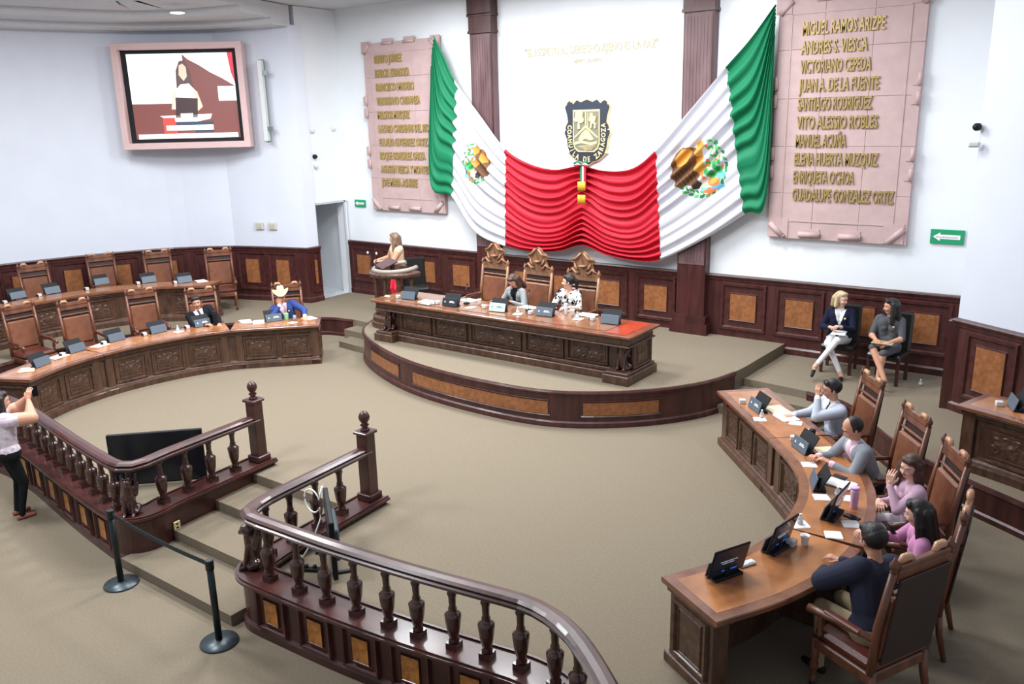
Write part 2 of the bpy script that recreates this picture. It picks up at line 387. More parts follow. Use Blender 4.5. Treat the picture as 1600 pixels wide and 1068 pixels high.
# left return wall with doorway
m = MB(); m.box((-15.62, 13.75, 4.83), (.3, 1.3, 4.36)); m.box((-15.6, 14.22, 1.5), (.22, .12, 2.3)); wr = m.build('wall_left_return', white, kind='structure')
m = MB(); m.box((-17.3, 13.0, 1.5), (3.2, .1, 2.4)); m.box((-18.9, 13.7, 1.5), (.1, 1.6, 2.4)); m.box((-17.2, 13.75, 2.70), (3.0, 1.4, .1)); m.build('wall_corridor', white, kind='structure')
slab('floor_corridor', [(-18.9, 13.05), (-15.5, 13.05), (-15.5, 14.32), (-18.9, 14.32)], ZG, ZG+.012, tile, kind='structure')
m = MB(); m.box((-15.46, 13.22, 1.52), (.05, .05, 2.3)); m.box((-15.46, 14.16, 1.52), (.05, .04, 2.3)); m.box((-15.46, 13.7, 2.66), (.05, 1.0, .05)); m.build('door_1', mat('door_frame_grey', srgb(190, 194, 198), .4), kind='structure')
# curved left wall
TW = [(-15.4, 13.2), (-15.42, 12.86), (-16.3, 12.62)]+smooth_path([(-17.33, 12.28), (-18.45, 11.36), (-19.16, 10.07), (-19.65, 8.5), (-19.95, 6.7), (-20.0, 4.5), (-19.8, 2)], 4)
m = MB(); m.sweep(TW, [(0, ZG-.4), (-.4, ZG-.4), (-.4, 6.6), (0, 6.6)][::-1]); wl = m.build('wall_left', bluish, kind='structure')
wsl = wainscot(None, TW, ZG, 1.69, 'trim_wainscot_left'); wsl['kind'] = 'structure'
for px, py in ((398, 430), (450, 430), (122, 430), (492, 425)):
    pass
TWL = plen(TW)
for t_ in (.17, 1.0, 1.85, 2.9, 3.95, 5.0, 6.05, 7.1):
    p, a = at_len(TW, t_); n = a+PI/2
    panel(wsl, .86 if t_ > .3 else .26, .95, wallM(p.x+.06*math.cos(n), p.y+.06*math.sin(n), 1.1, n), iw=.42 if t_ > .3 else .3, ih=.6)
# right wall
RW = [(2.5, 8.4), (1.2, 10.6), (.2, 11.5), (-.86, 12.19), (-1.7, 12.72), (-1.7, 14.3)]
m = MB(); m.sweep(RW, [(0, 0), (-.3, 0), (-.3, 7), (0, 7)][::-1]); wrr = m.build('wall_right', bluish, kind='structure')
wsr = wainscot(None, RW[:5], ZG, 1.69, 'trim_wainscot_right'); wsr['kind'] = 'structure'
for t_ in (plen(RW[:5])-.62, plen(RW[:5])-1.75):
    p, a = at_len(RW, t_); n = a+PI/2; panel(wsr, .8, .95, wallM(p.x+.06*math.cos(n), p.y+.06*math.sin(n), 1.08, n), iw=.55, ih=.64)
m = MB(); m.box((-1.72, 12.70, 1.0), (.16, .16, 1.3)); m.build('trim_corner_post', dwood, kind='structure')
# ceiling: main slab plus stepped curved soffit over the left wall
m = MB(); m.box((-9.2, 6.5, 7.08), (24, 17, .12)); m.build('ceiling', ceilm, kind='structure')
m = MB(); m.sweep(TW[1:], [(-.1, 6.56), (.5, 6.56), (.56, 6.60), (.56, 6.70), (1.5, 6.70), (1.58, 6.76), (1.58, 6.84), (3.0, 6.84), (3.0, 7.0), (-.1, 7.0)][::-1]); m.build('ceiling_soffit', ceilm, kind='structure')
def downlight(x, y, z, label):
    t = thing('downlight', label, 'ceiling light', (x, y, z))
    MB().lathe([(.15, -.012), (.15, 0)], seg=24).build('trim_ring', lgrey, t)
    MB().lathe([(.13, -.02), (.13, -.002)], seg=24).build('lamp_lens', mat('lamp_glow', (1, 1, 1), .5, emit=9), t)
    return t
dx, dy = (-15.838, 10.471); downlight(dx, dy, 6.70, 'round recessed downlight glowing in the curved soffit above the wall television')

# exit signs
def exit_sign(X, Z, w, h, label, arrow=-1):
    t = thing('exit_sign', label, 'sign', (X, YW-.02, Z))
    MB().bev((0, 0, 0), (w, .03, h), .004).build('sign_board', egreen, t)
    a, b = w*.42, h*.3; y = -.017
    m = MB(); m.prism([(-a, 0), (-a+.09*w/.42, b), (-a+.09*w/.42, b*.5), (a*.93, b*.5), (a*.93, -b*.5), (-a+.09*w/.42, -b*.5), (-a+.09*w/.42, -b)], y-.003, y, plane='xz'); m.build('arrow', paper, t)
    v, f = text_geo('RUTA DE EVACUACION', h*.17, .001, .75, 'CENTER')
    m = MB(); m.add([(x, y-.004-z*0, yy-b*.28) for x, yy, z in v], f); m.build('lettering', egreen, t)
e1 = (-15.013, 2.603); e2 = (-2.188, 2.583)
exit_sign(e1[0], e1[1], .36, .17, 'green evacuation arrow sign by the doorway, beside the left stone tablet')
exit_sign(e2[0], e2[1], .47, .22, 'green evacuation arrow sign beside the right stone tablet')

# quotation on the wall
def wall_text(parent, name, lines, m, y, xs=.62, depth=.012):
    "lines: (text, X, Z baseline, cap height, total width)"
    for (s, X, Z, h, w) in lines:
        v, f = text_geo(s, 1.0, 0.0001, 1, 'LEFT', .012); x0 = min(p[0] for p in v); x1 = max(p[0] for p in v)
        kx = w/(x1-x0); ky = h/.729; mm = MB()
        fl = {}
        vv = [(X+(p[0]-x0)*kx, y-depth*(1 if p[2] > 0 else 0), Z+p[1]*ky) for p in v]
        mm.add(vv, f); mm.build(name, m, parent)
q = thing('wall_quotation', 'pale raised lettering of a quotation on the white wall above the coat of arms', 'lettering', (0, 0, 0))
a0, a1, b0, b1 = (-10.067, 5.704), (-7.160, 5.660), (-8.934, 5.509), (-8.315, 5.498)
wall_text(q, 'line_of_letters', [('"EL RESPETO AL DERECHO AJENO ES LA PAZ"', a0[0], (a0[1]+a1[1])/2-.02, .155, a1[0]-a0[0]), ('BENITO JUAREZ', b0[0], b0[1]-.02, .07, b1[0]-b0[0])], mat('weathered_gilt', srgb(176, 166, 136), .4, metal=.3), YW)

# stone tablets
def tablet(X0, X1, Z0, Z1, label, lines):
    t = thing('stone_tablet', label, 'plaque', ((X0+X1)/2, YW, 0)); w = X1-X0; cx = (X0+X1)/2
    # slab made of stone tiles
    nx, nz = 3, 5
    for i in range(nx):
        for j in range(nz):
            a, b = w/nx, (Z1-Z0)/nz; m = MB()
            m.bev((-w/2+a*(i+.5), -.05+random.uniform(-.002, .002), Z0+b*(j+.5)), (a-.004, .1, b-.004), .003); m.build('stone_tile', pink, t)
    m = MB()                                                          # incised margin line as thin raised fillet
    e = .22
    for s in (-1, 1): m.box((s*(w/2-e), -.104, (Z0+Z1)/2), (.022, .014, Z1-Z0-2*e))
    for z in (Z0+e+.08, Z1-e): m.box((0, -.104, z), (w-2*e, .014, .022))
    m.build('fillet', pink, t)
    # parchment rolls: corner scrolls and side curls
    def curl(x, z, ang, L, r=.05):
        m = MB(); d = Vector((math.cos(ang), 0, math.sin(ang)))
        p0 = Vector((x, -.12, z)); m.tube([p0-d*L/2, p0+d*L/2], [r*1.05, r], 12)
        sp = []
        for k in range(22):
            a = k*.42; rr = r*(1-k/26); sp.append(p0+d*(L/2+.004)+Vector((-d.z, 0, d.x))*rr*math.cos(a)+Vector((0, -1, 0))*rr*math.sin(a))
        m.tube(sp, .008, 5)
        m.box((p0.x-d.z*.05, -.10, p0.z+d.x*.05), (L*.98 if abs(d.x) > .5 else .1, .03, L*.98 if abs(d.z) > .5 else .1), ry=0)
        m.build('scroll', pink, t)
    for sx in (-1, 1):
        curl(sx*(w/2-.12), Z1-.12, (-PI/4 if sx > 0 else PI/4), .26, .04); curl(sx*(w/2-.16), Z0+.14, (PI/4 if sx > 0 else -PI/4), .32, .045)
        for zz in ((Z0+Z1)/2+.62, (Z0+Z1)/2+.34, (Z0+Z1)/2-.5, (Z0+Z1)/2-.80): curl(sx*(w/2-.02), zz, PI/2, .20, .032)
    for xx in (-.35, .30): curl(xx, Z1-.03, 0, .32, .03); curl(xx-.05, Z0+.08, 0, .34, .045)
    for (s, X, Z, h, wd) in lines:
        v, f = text_geo(s, 1.0, .5, 1, 'LEFT', .02); x0 = min(p[0] for p in v); x1 = max(p[0] for p in v)
        mm = MB(); mm.add([(X-cx+(p[0]-x0)*wd/(x1-x0), -.10-.028*(p[2]+.5), Z+p[1]*h/.729) for p in v], [fc for fc in f]); mm.build('line_of_letters', gold, t)
    return t
LN = ['BENITO JUAREZ', 'IGNACIO ZARAGOZA', 'FRANCISCO I MADERO', 'VENUSTIANO CARRANZA', 'MELCHOR MUZQUIZ', 'LAZARO CARDENAS DEL RIO', 'EULALIO GUTIERREZ ORTIZ', 'ROQUE GONZALEZ GARZA', 'AGUSTIN VIESCA Y MONTES', 'JOSE MARIA AGUIRRE']
LX = [(130, 258), (136, 293), (138, 313), (143, 341), (149, 298), (153, 386), (156, 380), (160, 370), (163, 386), (168, 336)]
LY = [275, 340, 403, 465, 530, 592, 655, 716, 776, 840]
g0, g9 = (-14.162, 5.768), (-14.161, 3.058); kx = ((-12.715, 4.338)[0]-(-14.169, 4.356)[0])/(74*2.963)
tablet(-14.5, -12.25, 2.48, 6.2, 'pink stone scroll tablet of ten gilt names at the left of the draped flag',
       [(s, g0[0]+.02, g0[1]+(g9[1]-g0[1])*i/9, .17, (LX[i][1]-LX[i][0])*kx) for i, s in enumerate(LN)])
RN = ['MIGUEL RAMOS ARIZPE', 'ANDRES S. VIESCA', 'VICTORIANO CEPEDA', 'JUAN A. DE LA FUENTE', 'SANTIAGO RODRIGUEZ', 'VITO ALESSIO ROBLES', 'MANUEL ACUÑA', 'ELENA HUERTA MUZQUIZ', 'ENRIQUETA OCHOA', 'GUADALUPE GONZALEZ ORTIZ']
RX = [(512, 852), (505, 782), (500, 797), (495, 830), (490, 803), (487, 830), (480, 700), (475, 832), (470, 735), (463, 898)]
g0, g9 = (-4.594, 5.675), (-4.616, 3.068); kx = ((-3.336, 5.168)[0]-(-4.586, 5.236)[0])/(128*2.67)
tablet(-4.97, -2.75, 2.42, 6.22, 'pink stone scroll tablet of ten gilt names at the right of the draped flag',
       [(s, g0[0]+.02, g0[1]+(g9[1]-g0[1])*i/9, .20, (RX[i][1]-RX[i][0])*kx) for i, s in enumerate(RN)])

# state coat of arms
def shield_crest():
    c = (((-9.128, 4.292)[0]+(-8.097, 4.279)[0])/2, ((-8.603, 4.782)[1]+(-8.603, 3.610)[1])/2)
    t = thing('coat_of_arms', 'dark shield with gilt landscape and raised letters on the white wall above the flag', 'emblem', (c[0], YW, c[1]))
    w, h = .50, .60
    def outline(k):
        P = [(-.86, .95), (-.78, 1.0), (-.6, .90), (-.45, 1.02), (-.25, .95), (0, 1.03), (.25, .95), (.45, 1.02), (.6, .90), (.78, 1.0), (.86, .95), (.98, .80), (.88, .55), (.84, .35), (.94, .22), (1.0, .0), (.90, -.18), (.86, -.42), (.74, -.68), (.5, -.84), (.22, -.9), (0, -1.04)]
        P += [(-x, y) for x, y in P[11:-1][::-1]]
        return [(x*w*k, y*h*k) for x, y in P]
    MB().prism(outline(1.04), -.05, 0, 'xz').build('rim', goldp, t)
    MB().prism(outline(1.0), -.07, -.05, 'xz').build('shield', mat('shield_black', srgb(46, 52, 66), .35), t)
    inner = [(-.60, .72), (.60, .72), (.60, -.32), (.52, -.50), (.36, -.60), (-.36, -.60), (-.52, -.50), (-.60, -.32)]
    MB().prism([(x*w, y*h) for x, y in inner], -.085, -.07, 'xz').build('inner_border', goldp, t)
    MB().prism([(x*w*.92, (y-.05)*h*.92+.03) for x, y in inner], -.092, -.085, 'xz').build('field', mat('field_olive', srgb(120, 120, 104), .5), t)
    m = MB()
    cnt = [0]
    def P(pts, y=-.1): cnt[0] += 1; m.prism([(x*w, yy*h) for x, yy in pts], y-.0012*cnt[0], -.09, 'xz')
    P([(-.02, .68), (.02, .68), (.02, .22), (-.02, .22)])                           # divider
    P([(-.55, -.14), (-.35, .0), (-.05, .22), (.05, .22), (.35, .0), (.55, -.14), (.5, -.16), (0, .16), (-.5, -.16)])
    P([(-.34, -.22), (-.2, -.02), (0, .12), (.16, .02), (.36, -.2), (.2, -.24), (0, -.18), (-.2, -.25)], -.102)   # hill
    P([(-.52, -.28), (-.2, -.24), (.2, -.3), (.5, -.26), (.5, -.33), (.2, -.38), (-.2, -.32), (-.52, -.38)])
    for k in range(4): P([(-.3+.08*k, -.42-.035*k), (.46-.05*k, -.36-.045*k), (.46-.05*k, -.375-.045*k), (-.3+.08*k, -.44-.035*k)])
    for (x, y, r) in ((-.3, .52, .17), (-.42, .42, .1), (-.2, .40, .12), (-.36, .6, .1), (-.22, .6, .1)):         # tree
        P([(x+r*math.cos(a), y+r*.8*math.sin(a)) for a in np.linspace(0, 2*PI, 10)[:-1]])
    P([(-.33, .4), (-.27, .4), (-.25, .12), (-.36, .12)])
    P([(.2, .62), (.32, .6), (.34, .5), (.48, .52), (.42, .36), (.3, .3), (.26, .14), (.2, .14), (.22, .34), (.14, .4), (.18, .5)])   # lion
    P([(.34, .36), (.46, .3), (.44, .14), (.38, .14), (.38, .26), (.3, .3)]); P([(.1, .62), (.13, .62), (.13, .14), (.1, .14)])
    m.build('relief', goldp, t)
    # letters following the lower rim
    s = 'COAHUILA DE ZARAGOZA'
    path = [(-.74, .26), (-.76, .02), (-.74, -.2), (-.70, -.42), (-.60, -.62), (-.42, -.74), (-.2, -.81), (0, -.83), (.2, -.81), (.42, -.74), (.60, -.62), (.70, -.42), (.74, -.2), (.76, .02), (.74, .30)]
    P2 = [(x*w, y*h) for x, y in path]; L = plen(P2)
    for i, ch in enumerate(s):
        if ch == ' ': continue
        p, a = at_len(P2, L*(i+.5)/len(s)); v, f = text_geo(ch, .135, .006, .8, 'CENTER', .004)
        ca, sa = math.cos(a), math.sin(a)
        MB().add([(p.x+x*ca-(y-.048)*sa, -.078-z, p.y+x*sa+(y-.048)*ca) for x, y, z in v], f).build('letter', goldp, t)
    for sx in (-1, 1):
        for (x, y) in ((.93, .88), (.7, .98), (.95, .1), (.85, -.62), (.3, .98)):
            MB().lathe([(.001, -.03), (.03, -.015), (.035, 0), (.02, .02), (.001, .03)], (sx*x*w, -.04, y*h), 10).build('leaf_curl', goldp, t)
shield_crest()

# ============================================================ DRAPED FLAG
def flag():
    t = thing('draped_flag', 'green, white and red national flag draped in a swag across the back wall', 'flag')
    def C(pts): return [UYL(p) for p in pts]
    T = [(-12.186, 6.208), (-11.911, 5.784), (-11.640, 5.298), (-11.008, 4.574), (-10.388, 3.903), (-9.788, 3.615), (-9.176, 3.510), (-8.586, 3.591), (-8.020, 3.503), (-7.477, 3.558), (-7.027, 3.873), (-6.365, 4.563), (-5.741, 5.246), (-5.353, 5.657), (-4.967, 6.154)]
    B = [(-12.318, 5.523), (-12.482, 3.196), (-11.890, 2.894), (-11.280, 2.175), (-10.447, 1.911), (-9.824, 1.847), (-9.115, 1.911), (-8.543, 2.066), (-8.007, 1.914), (-7.380, 1.850), (-6.887, 1.901), (-6.040, 2.337), (-5.317, 2.816), (-4.961, 3.103), (-4.958, 5.649)]
    n = 20
    def crv(P): return smooth_path(P, n)
    Tc, Bc = crv(T), crv(B); NU = len(Tc); NV = 150
    U = np.linspace(0, 14, NU); V = np.linspace(0, 1, NV)
    X = np.zeros((NU, NV)); Z = np.zeros((NU, NV)); Y = np.zeros((NU, NV))
    rng = np.random.RandomState(3)
    ph = [(rng.uniform(5, 17), rng.uniform(0, 6.28), rng.uniform(.4, 1)) for _ in range(6)]
    for i, u in enumerate(U):
        a = np.array(Tc[i]); b = np.array(Bc[i]); cen = abs(u-7)
        vv = V.copy()
        if cen < 3: vv = V+.0*V
        X[i] = a[0]+(b[0]-a[0])*vv; Z[i] = a[1]+(b[1]-a[1])*vv
        # swag: interior of the red folds hangs lower between the knot and the red edges
        if 4 <= u <= 10:
            s = (math.sin(PI*((u-4)/3 % 1)) if u < 10 else 0); Z[i] -= .20*s*np.sin(PI*V)
        dens = 13 if 4 < u < 10 else 11
        ph_u = .35*math.sin(u*1.1)
        f = np.zeros(NV)
        for (q, p0, am) in ph: f += am*np.sin(q*2*PI*V*(1.15 if 4 < u < 10 else .85)+p0+ph_u*(q*.12)+u*.15)
        f /= 2.2
        f = np.sign(f)*np.abs(f)**.8
        amp = .045 if 4 < u < 10 else .03
        if u < 4 or u > 10:
            e = min(u/2, 1) if u < 4 else min((14-u)/2, 1); amp = .03+.03*e
        # pinch at the centre
        amp *= (1+.5*math.exp(-(cen/.5)**2)); f2 = np.sin(V*2*PI*14+cen*2.2)*math.exp(-(cen/.8)**2)*.5
        Y[i] = -(amp*(f+f2)+.29)
    # scalloped edges
    bounds = [(0, 2, fgreen, 'green_band'), (2, 4, fwhite, 'white_band'), (4, 10, fred, 'red_band'), (10, 12, fwhite, 'white_band'), (12, 14, fgreen, 'green_band')]
    for (u0, u1, m_, nm) in bounds:
        i0, i1 = u0*n, u1*n
        emb = None; rep = 1
        if m_ is fwhite: rep = 4
        idx = np.linspace(i0, i1, (i1-i0)*rep+1)
        def samp(A): 
            k = np.clip(np.floor(idx).astype(int), 0, NU-2); fr = (idx-k)[:, None]; return A[k]*(1-fr)+A[k+1]*fr
        x, y, z = samp(X), samp(Y), samp(Z)
        # jagged seam line between bands
        nu = len(idx)
        if m_ is not fwhite:
            for side, k in ((0, u0), (1, u1)):
                if k in (2, 4, 10, 12):
                    w = .022*np.abs(np.sin(V*PI*11))
                    r = 0 if side == 0 else nu-1
                    x[r] += (-w if side == 0 else w); y[r] -= .012
                    for rr in range(1, 6):
                        q_ = rr if side == 0 else nu-1-rr; x[q_] += (-w if side == 0 else w)*(1-rr/6)
                    y[:] -= .0008
        verts = np.stack([x, y+YW, z], -1).reshape(-1, 3)
        fs = [(i*NV+j, (i+1)*NV+j, (i+1)*NV+j+1, i*NV+j+1) for i in range(nu-1) for j in range(NV-1)]
        fs = [f[::-1] for f in fs]
        me = bpy.data.meshes.new(nm); me.from_pydata(verts.tolist(), [], fs); me.materials.append(m_)
        if m_ is fwhite:
            cols, shp, cen_ = emblem_shapes(u0 == 2)
            for c_ in cols: me.materials.append(c_)
            fc = np.array(fs); ctr = verts[fc].mean(1); mi = np.zeros(len(fs), int)
            for (poly, ci) in shp:
                P = np.array(poly); xx, zz = ctr[:, 0], ctr[:, 2]
                box = (xx > P[:, 0].min()) & (xx < P[:, 0].max()) & (zz > P[:, 1].min()) & (zz < P[:, 1].max())
                ids = np.where(box)[0]; 
                if not len(ids): continue
                ins = np.zeros(len(ids), bool); xa, za = xx[ids], zz[ids]
                for k in range(len(P)):
                    x1, z1 = P[k]; x2, z2 = P[(k+1) % len(P)]
                    c = ((z1 > za) != (z2 > za)) & (xa < (x2-x1)*(za-z1)/(z2-z1+1e-12)+x1); ins ^= c
                mi[ids[ins]] = ci+1
            # emblem faces go to a child mesh of their own
            for nm2, sel in ((nm, mi == 0), ('national_emblem', mi > 0)):
                ff = [fs[k] for k in np.where(sel)[0]]; used = sorted({i for f in ff for i in f}); mp_ = {v: k for k, v in enumerate(used)}
                m2 = bpy.data.meshes.new(nm2); m2.from_pydata([tuple(verts[i]) for i in used], [], [[mp_[i] for i in f] for f in ff])
                for k in me.materials: m2.materials.append(k)
                m2.polygons.foreach_set('material_index', mi[sel].tolist()); m2.polygons.foreach_set('use_smooth', [True]*len(ff)); m2.update()
                o = bpy.data.objects.new(nm2, m2); COL.objects.link(o)
                if nm2 == nm: o.parent = t; band = o
                else: o.parent = band; o['label'] = 'embroidered eagle devouring a snake above a laurel wreath'
            bpy.data.meshes.remove(me)
        else:
            me.polygons.foreach_set('use_smooth', [True]*len(fs)); me.update(); o = bpy.data.objects.new(nm, me); COL.objects.link(o); o.parent = t
    return t
def emblem_shapes(left):
    ec = [mat('eagle_brown', srgb(112, 74, 44), .7), mat('eagle_gold', srgb(204, 146, 60), .7), mat('emblem_green', srgb(60, 164, 78), .7), mat('emblem_leaf', srgb(24, 120, 66), .7),
          mat('emblem_blue', srgb(96, 176, 208), .7), mat('emblem_orange', srgb(232, 120, 60), .7), mat('eagle_dark', srgb(62, 42, 30), .7), mat('emblem_cream', srgb(236, 220, 180), .7)]
    L = []
    def leaf(cx, cy, a, l, w, c):
        ca, sa = math.cos(a), math.sin(a); L.append(([(cx+l*t*ca-w*s*sa, cy+l*t*sa+w*s*ca) for t, s in ((-1, 0), (-.4, .9), (.3, .8), (1, 0), (.3, -.8), (-.4, -.9))], c))
    def ell(cx, cy, rx, ry, c): L.append(([(cx+rx*math.cos(a), cy+ry*math.sin(a)) for a in np.linspace(0, 2*PI, 14)[:-1]], c))
    # wreath
    for k in range(13):
        a = math.radians(190+k*13.5); r = .86
        leaf(r*math.cos(a), r*math.sin(a)*.95-.02, a+PI/2+.35, .13, .06, 2 if k % 2 else 3); leaf((r-.13)*math.cos(a), (r-.13)*math.sin(a)*.95-.02, a+PI/2-.4, .11, .05, 3 if k % 2 else 2)
    for k in range(6):
        a = math.radians(0+k*12); leaf(.88*math.cos(a), .88*math.sin(a), a+PI/2+.4, .10, .05, 2 if k % 2 else 3)
    ell(.35, -.62, .42, .10, 4); ell(.2, -.52, .36, .08, 7); ell(.42, -.45, .22, .14, 5); ell(.40, -.42, .15, .10, 1)
    # nopal
    for (x, y, rx, ry) in ((.38, -.22, .15, .13), (.6, -.12, .12, .12), (.5, .04, .11, .12), (.2, -.12, .12, .10), (.66, .12, .08, .10), (.3, .08, .08, .1)): ell(x, y, rx, ry, 2); ell(x, y, rx*.55, ry*.5, 3)
    for (x, y) in ((.68, .24), (.55, .18), (.32, .2), (.74, -.05)): ell(x, y, .045, .045, 5)
    ell(.62, -.3, .12, .08, 4); ell(.78, -.28, .08, .1, 4)
    # snake
    S_ = [(.30, .52), (.42, .60), (.5, .50), (.42, .38), (.5, .28), (.62, .32), (.66, .46), (.58, .6), (.62, .74)]
    for a, b in zip(S_, S_[1:]):
        d = Vector(b)-Vector(a); n_ = Vector((-d.y, d.x)).normalized()*.032; L.append(([tuple(Vector(a)+n_), tuple(Vector(b)+n_), tuple(Vector(b)-n_), tuple(Vector(a)-n_)], 2))
    # eagle: spread wing, body, tail, leg, head
    L.append(([(-.25, .66), (-.5, .70), (-.78, .52), (-.95, .2), (-.98, -.1), (-.9, -.42), (-.72, -.5), (-.5, -.46), (-.3, -.5), (-.1, -.36), (.1, -.1), (.16, .16), (.1, .4), (-.05, .6)], 0))
    L.append(([(-.25, .64), (-.52, .62), (-.74, .40), (-.8, .16), (-.6, .12), (-.36, .2), (-.2, .42)], 1))
    for k in range(6):
        x0 = -.9+k*.13; L.append(([(x0, -.02+k*.02), (x0+.03, -.02+k*.02), (x0+.10, -.42-.015*k), (x0+.07, -.42-.015*k)], 6))
    L.append(([(-.1, .3), (.12, .36), (.2, .1), (.1, -.12), (-.05, -.2), (-.16, 0)], 1))
    L.append(([(0, -.12), (.1, -.12), (.18, -.34), (.1, -.36)], 5)); L.append(([(.1, .02), (.18, -.02), (.34, .06), (.3, .12)], 5))
    L.append(([(-.08, .5), (-.02, .72), (.1, .8), (.24, .74), (.3, .62), (.18, .52), (.1, .34), (-.04, .34)], 1)); L.append(([(.22, .72), (.36, .64), (.34, .52), (.28, .6)], 5)); ell(.16, .67, .025, .025, 6)
    L.append(([(-.3, -.4), (-.1, -.3), (.02, -.44), (-.12, -.62), (-.3, -.6)], 6))
    L.append(([(.05, -.66), (.5, -.66), (.46, -.76), (.1, -.76)], 5)); L.append(([(.2, -.6), (.3, -.6), (.36, -.84), (.26, -.78), (.18, -.86)], 5))
    if left: c = (-11.185, 3.599); s = (-.36, .48); rot = -.18
    else: c = (-6.173, 3.577); s = (.56, .58); rot = .16
    out = []
    for P, ci in L:
        out.append(([(c[0]+x*s[0]*math.cos(rot)-y*s[1]*math.sin(rot), c[1]+x*s[0]*math.sin(rot)+y*s[1]*math.cos(rot)) for x, y in P], ci))
    return ec, out, c
flag()
# tricolour bow with tassels on the flag's centre
c = (-8.525, 3.550); t = thing('ribbon_bow', 'tricolour ribbon bow with golden fringe pinned at the top middle of the flag', 'ribbon', (c[0], 13.93, c[1]))
for k, (mm, dx_) in enumerate(((fgreen, -.05), (fwhite, 0), (fred, .05))):
    m = MB(); m.sweep([(dx_, -.012*k), (dx_+.05, -.012*k-.01)], [(-.006, -.40), (.006, -.40), (.006, .05), (-.006, .05)]); m.build('ribbon_tail', mm, t)
    for s in (-1, 1):
        m = MB(); m.tube([(0, -.02, .06), (s*.08, -.04, .12-.03*k), (s*.17, -.03, .10-.05*k), (s*.08, -.02, .02)], [.014, .03, .022, .012], 8); m.build('ribbon_loop', mm, t)
for z in (-.25, -.5):
    m = MB()
    for k in range(9): m.tube([(-.075+k*.019, -.035, z), (-.075+k*.019, -.04, z-.17)], .011, 6)
    m.build('fringe', mat('fringe_gold', srgb(222, 168, 50), .5), t)

# ============================================================ TELEVISION SCREEN ON THE LEFT WALL
def wall_tv():
    A, B = Vector((-18.70, 10.70)), Vector((-16.50, 12.50)); c = (A+B)/2; d = (B-A); w = d.length; a = math.atan2(d.y, d.x)
    # facing room: normal = right of direction A->B
    t = thing('television', 'large lit television in a pink frame on the curved wall, showing the speaker', 'television', (c.x+.10*math.sin(a), c.y-.10*math.cos(a), 5.15), a)
    h = 2.28; m = MB(); f = .14
    for s in (-1, 1): m.bev((s*(w/2-f/2), -.06, 0), (f, .34, h), .01); m.bev((0, -.06, s*(h/2-f/2)), (w-.02, .335, f), .01)
    m.build('frame', pinkf, t)
    MB().box((0, .02, 0), (w-2*f, .1, h-2*f)).build('bezel', black, t)
    W_, H_ = w-2*f-.24, h-2*f-.16
    def E(n, c_, e=.9): return mat('screen_'+n, srgb(*c_), .4, emit=e)
    def poly(P, mm, k, nm='picture_patch'):
        m = MB(); m.prism([(x*W_/2, y*H_/2) for x, y in P], -.034-.0015*k, -.03, 'xz'); return m.build(nm, mm, scr)
    scr = MB().box((0, -.03, 0), (W_, .008, H_)).build('screen', E('white', (240, 246, 250)), t)
    def R(x0, y0, x1, y1): return [(x0, y0), (x1, y0), (x1, y1), (x0, y1)]
    poly([(-1, -.16), (.05, -.16), (.05, .98), (.15, .86), (.5, .62), (1, .22), (1, -1), (-1, -1)], E('wood', (112, 66, 62)), 1)
    poly(R(-1, -.12, .05, 1), E('white', (240, 246, 250)), 2); poly(R(.66, -.12, 1, .22), E('white', (240, 246, 250)), 2)
    poly([(.9, 1), (1, 1), (1, .3), (.94, .55)], E('red', (200, 40, 60)), 3)
    poly([(.05, 1), (1, 1), (.93, .55), (.93, .30), (.55, .55), (.2, .85)], E('white', (240, 246, 250)), 2)
    poly([(-.12, .2), (-.1, .6), (-.02, .82), (.08, .84), (.16, .6), (.2, .2), (.14, .1), (-.06, .1)], E('hair', (84, 66, 64)), 5)
    poly([(-.05, .5), (-.03, .72), (.04, .76), (.1, .68), (.1, .46), (.03, .36)], E('face', (226, 180, 160)), 6)
    poly([(-.22, -.3), (-.18, .1), (-.04, .28), (.12, .3), (.24, .12), (.26, -.3)], E('blouse', (238, 222, 210)), 6)
    poly([(-.26, -.3), (-.2, -.3), (-.14, .1), (-.2, .12)], E('face', (226, 180, 160)), 7); poly([(.24, -.35), (.34, -.25), (.26, .12), (.2, .1)], E('face', (226, 180, 160)), 7)
    poly([(-.2, -.5), (.22, -.5), (.26, -.05), (-.16, -.02)], E('lectern', (60, 44, 46)), 8)
    poly([(-.5, -.45), (.5, -.42), (.46, -.54), (.2, -.6), (-.3, -.6)], E('rail', (214, 210, 206)), 8)
    poly([(-.1, -.62), (.12, -.62), (.14, -.4), (-.1, -.4)], E('blouse', (238, 222, 210)), 9)
    poly(R(-.45, -.72, -.22, -.5), E('banner_red', (226, 70, 60)), 10); poly(R(-.45, -.88, -.2, -.72), E('banner_red', (226, 70, 60)), 10)
    poly(R(-.2, -.68, .5, -.6), E('banner_dark', (56, 66, 84)), 10); poly(R(-.4, -.8, .5, -.68), E('white', (240, 246, 250)), 11); poly(R(.15, -.86, .5, -.8), E('banner_dark', (56, 66, 84)), 11)
    poly(R(-.95, -.99, .96, -.88), E('white', (240, 246, 250)), 12)
wall_tv()
# column loudspeaker on a bracket right of the television
c = Vector((-15.98, 12.47)); t = thing('column_speaker', 'tall slim white column loudspeaker with dark edge on the wall right of the television', 'loudspeaker', (c.x, c.y, 5.0), math.radians(-62), None)
MB().bev((0, 0, 0), (.16, .10, 1.75), .015).build('body', lgrey, t); MB().box((-.092, -.0, 0), (.03, .12, 1.8)).build('side_strip', mat('greenish_strip', srgb(120, 140, 134), .5), t)
MB().box((0, .1, .6), (.05, .12, .1)).build('bracket', steel, t); MB().box((0, .1, -.6), (.05, .12, .1)).build('bracket', steel, t)
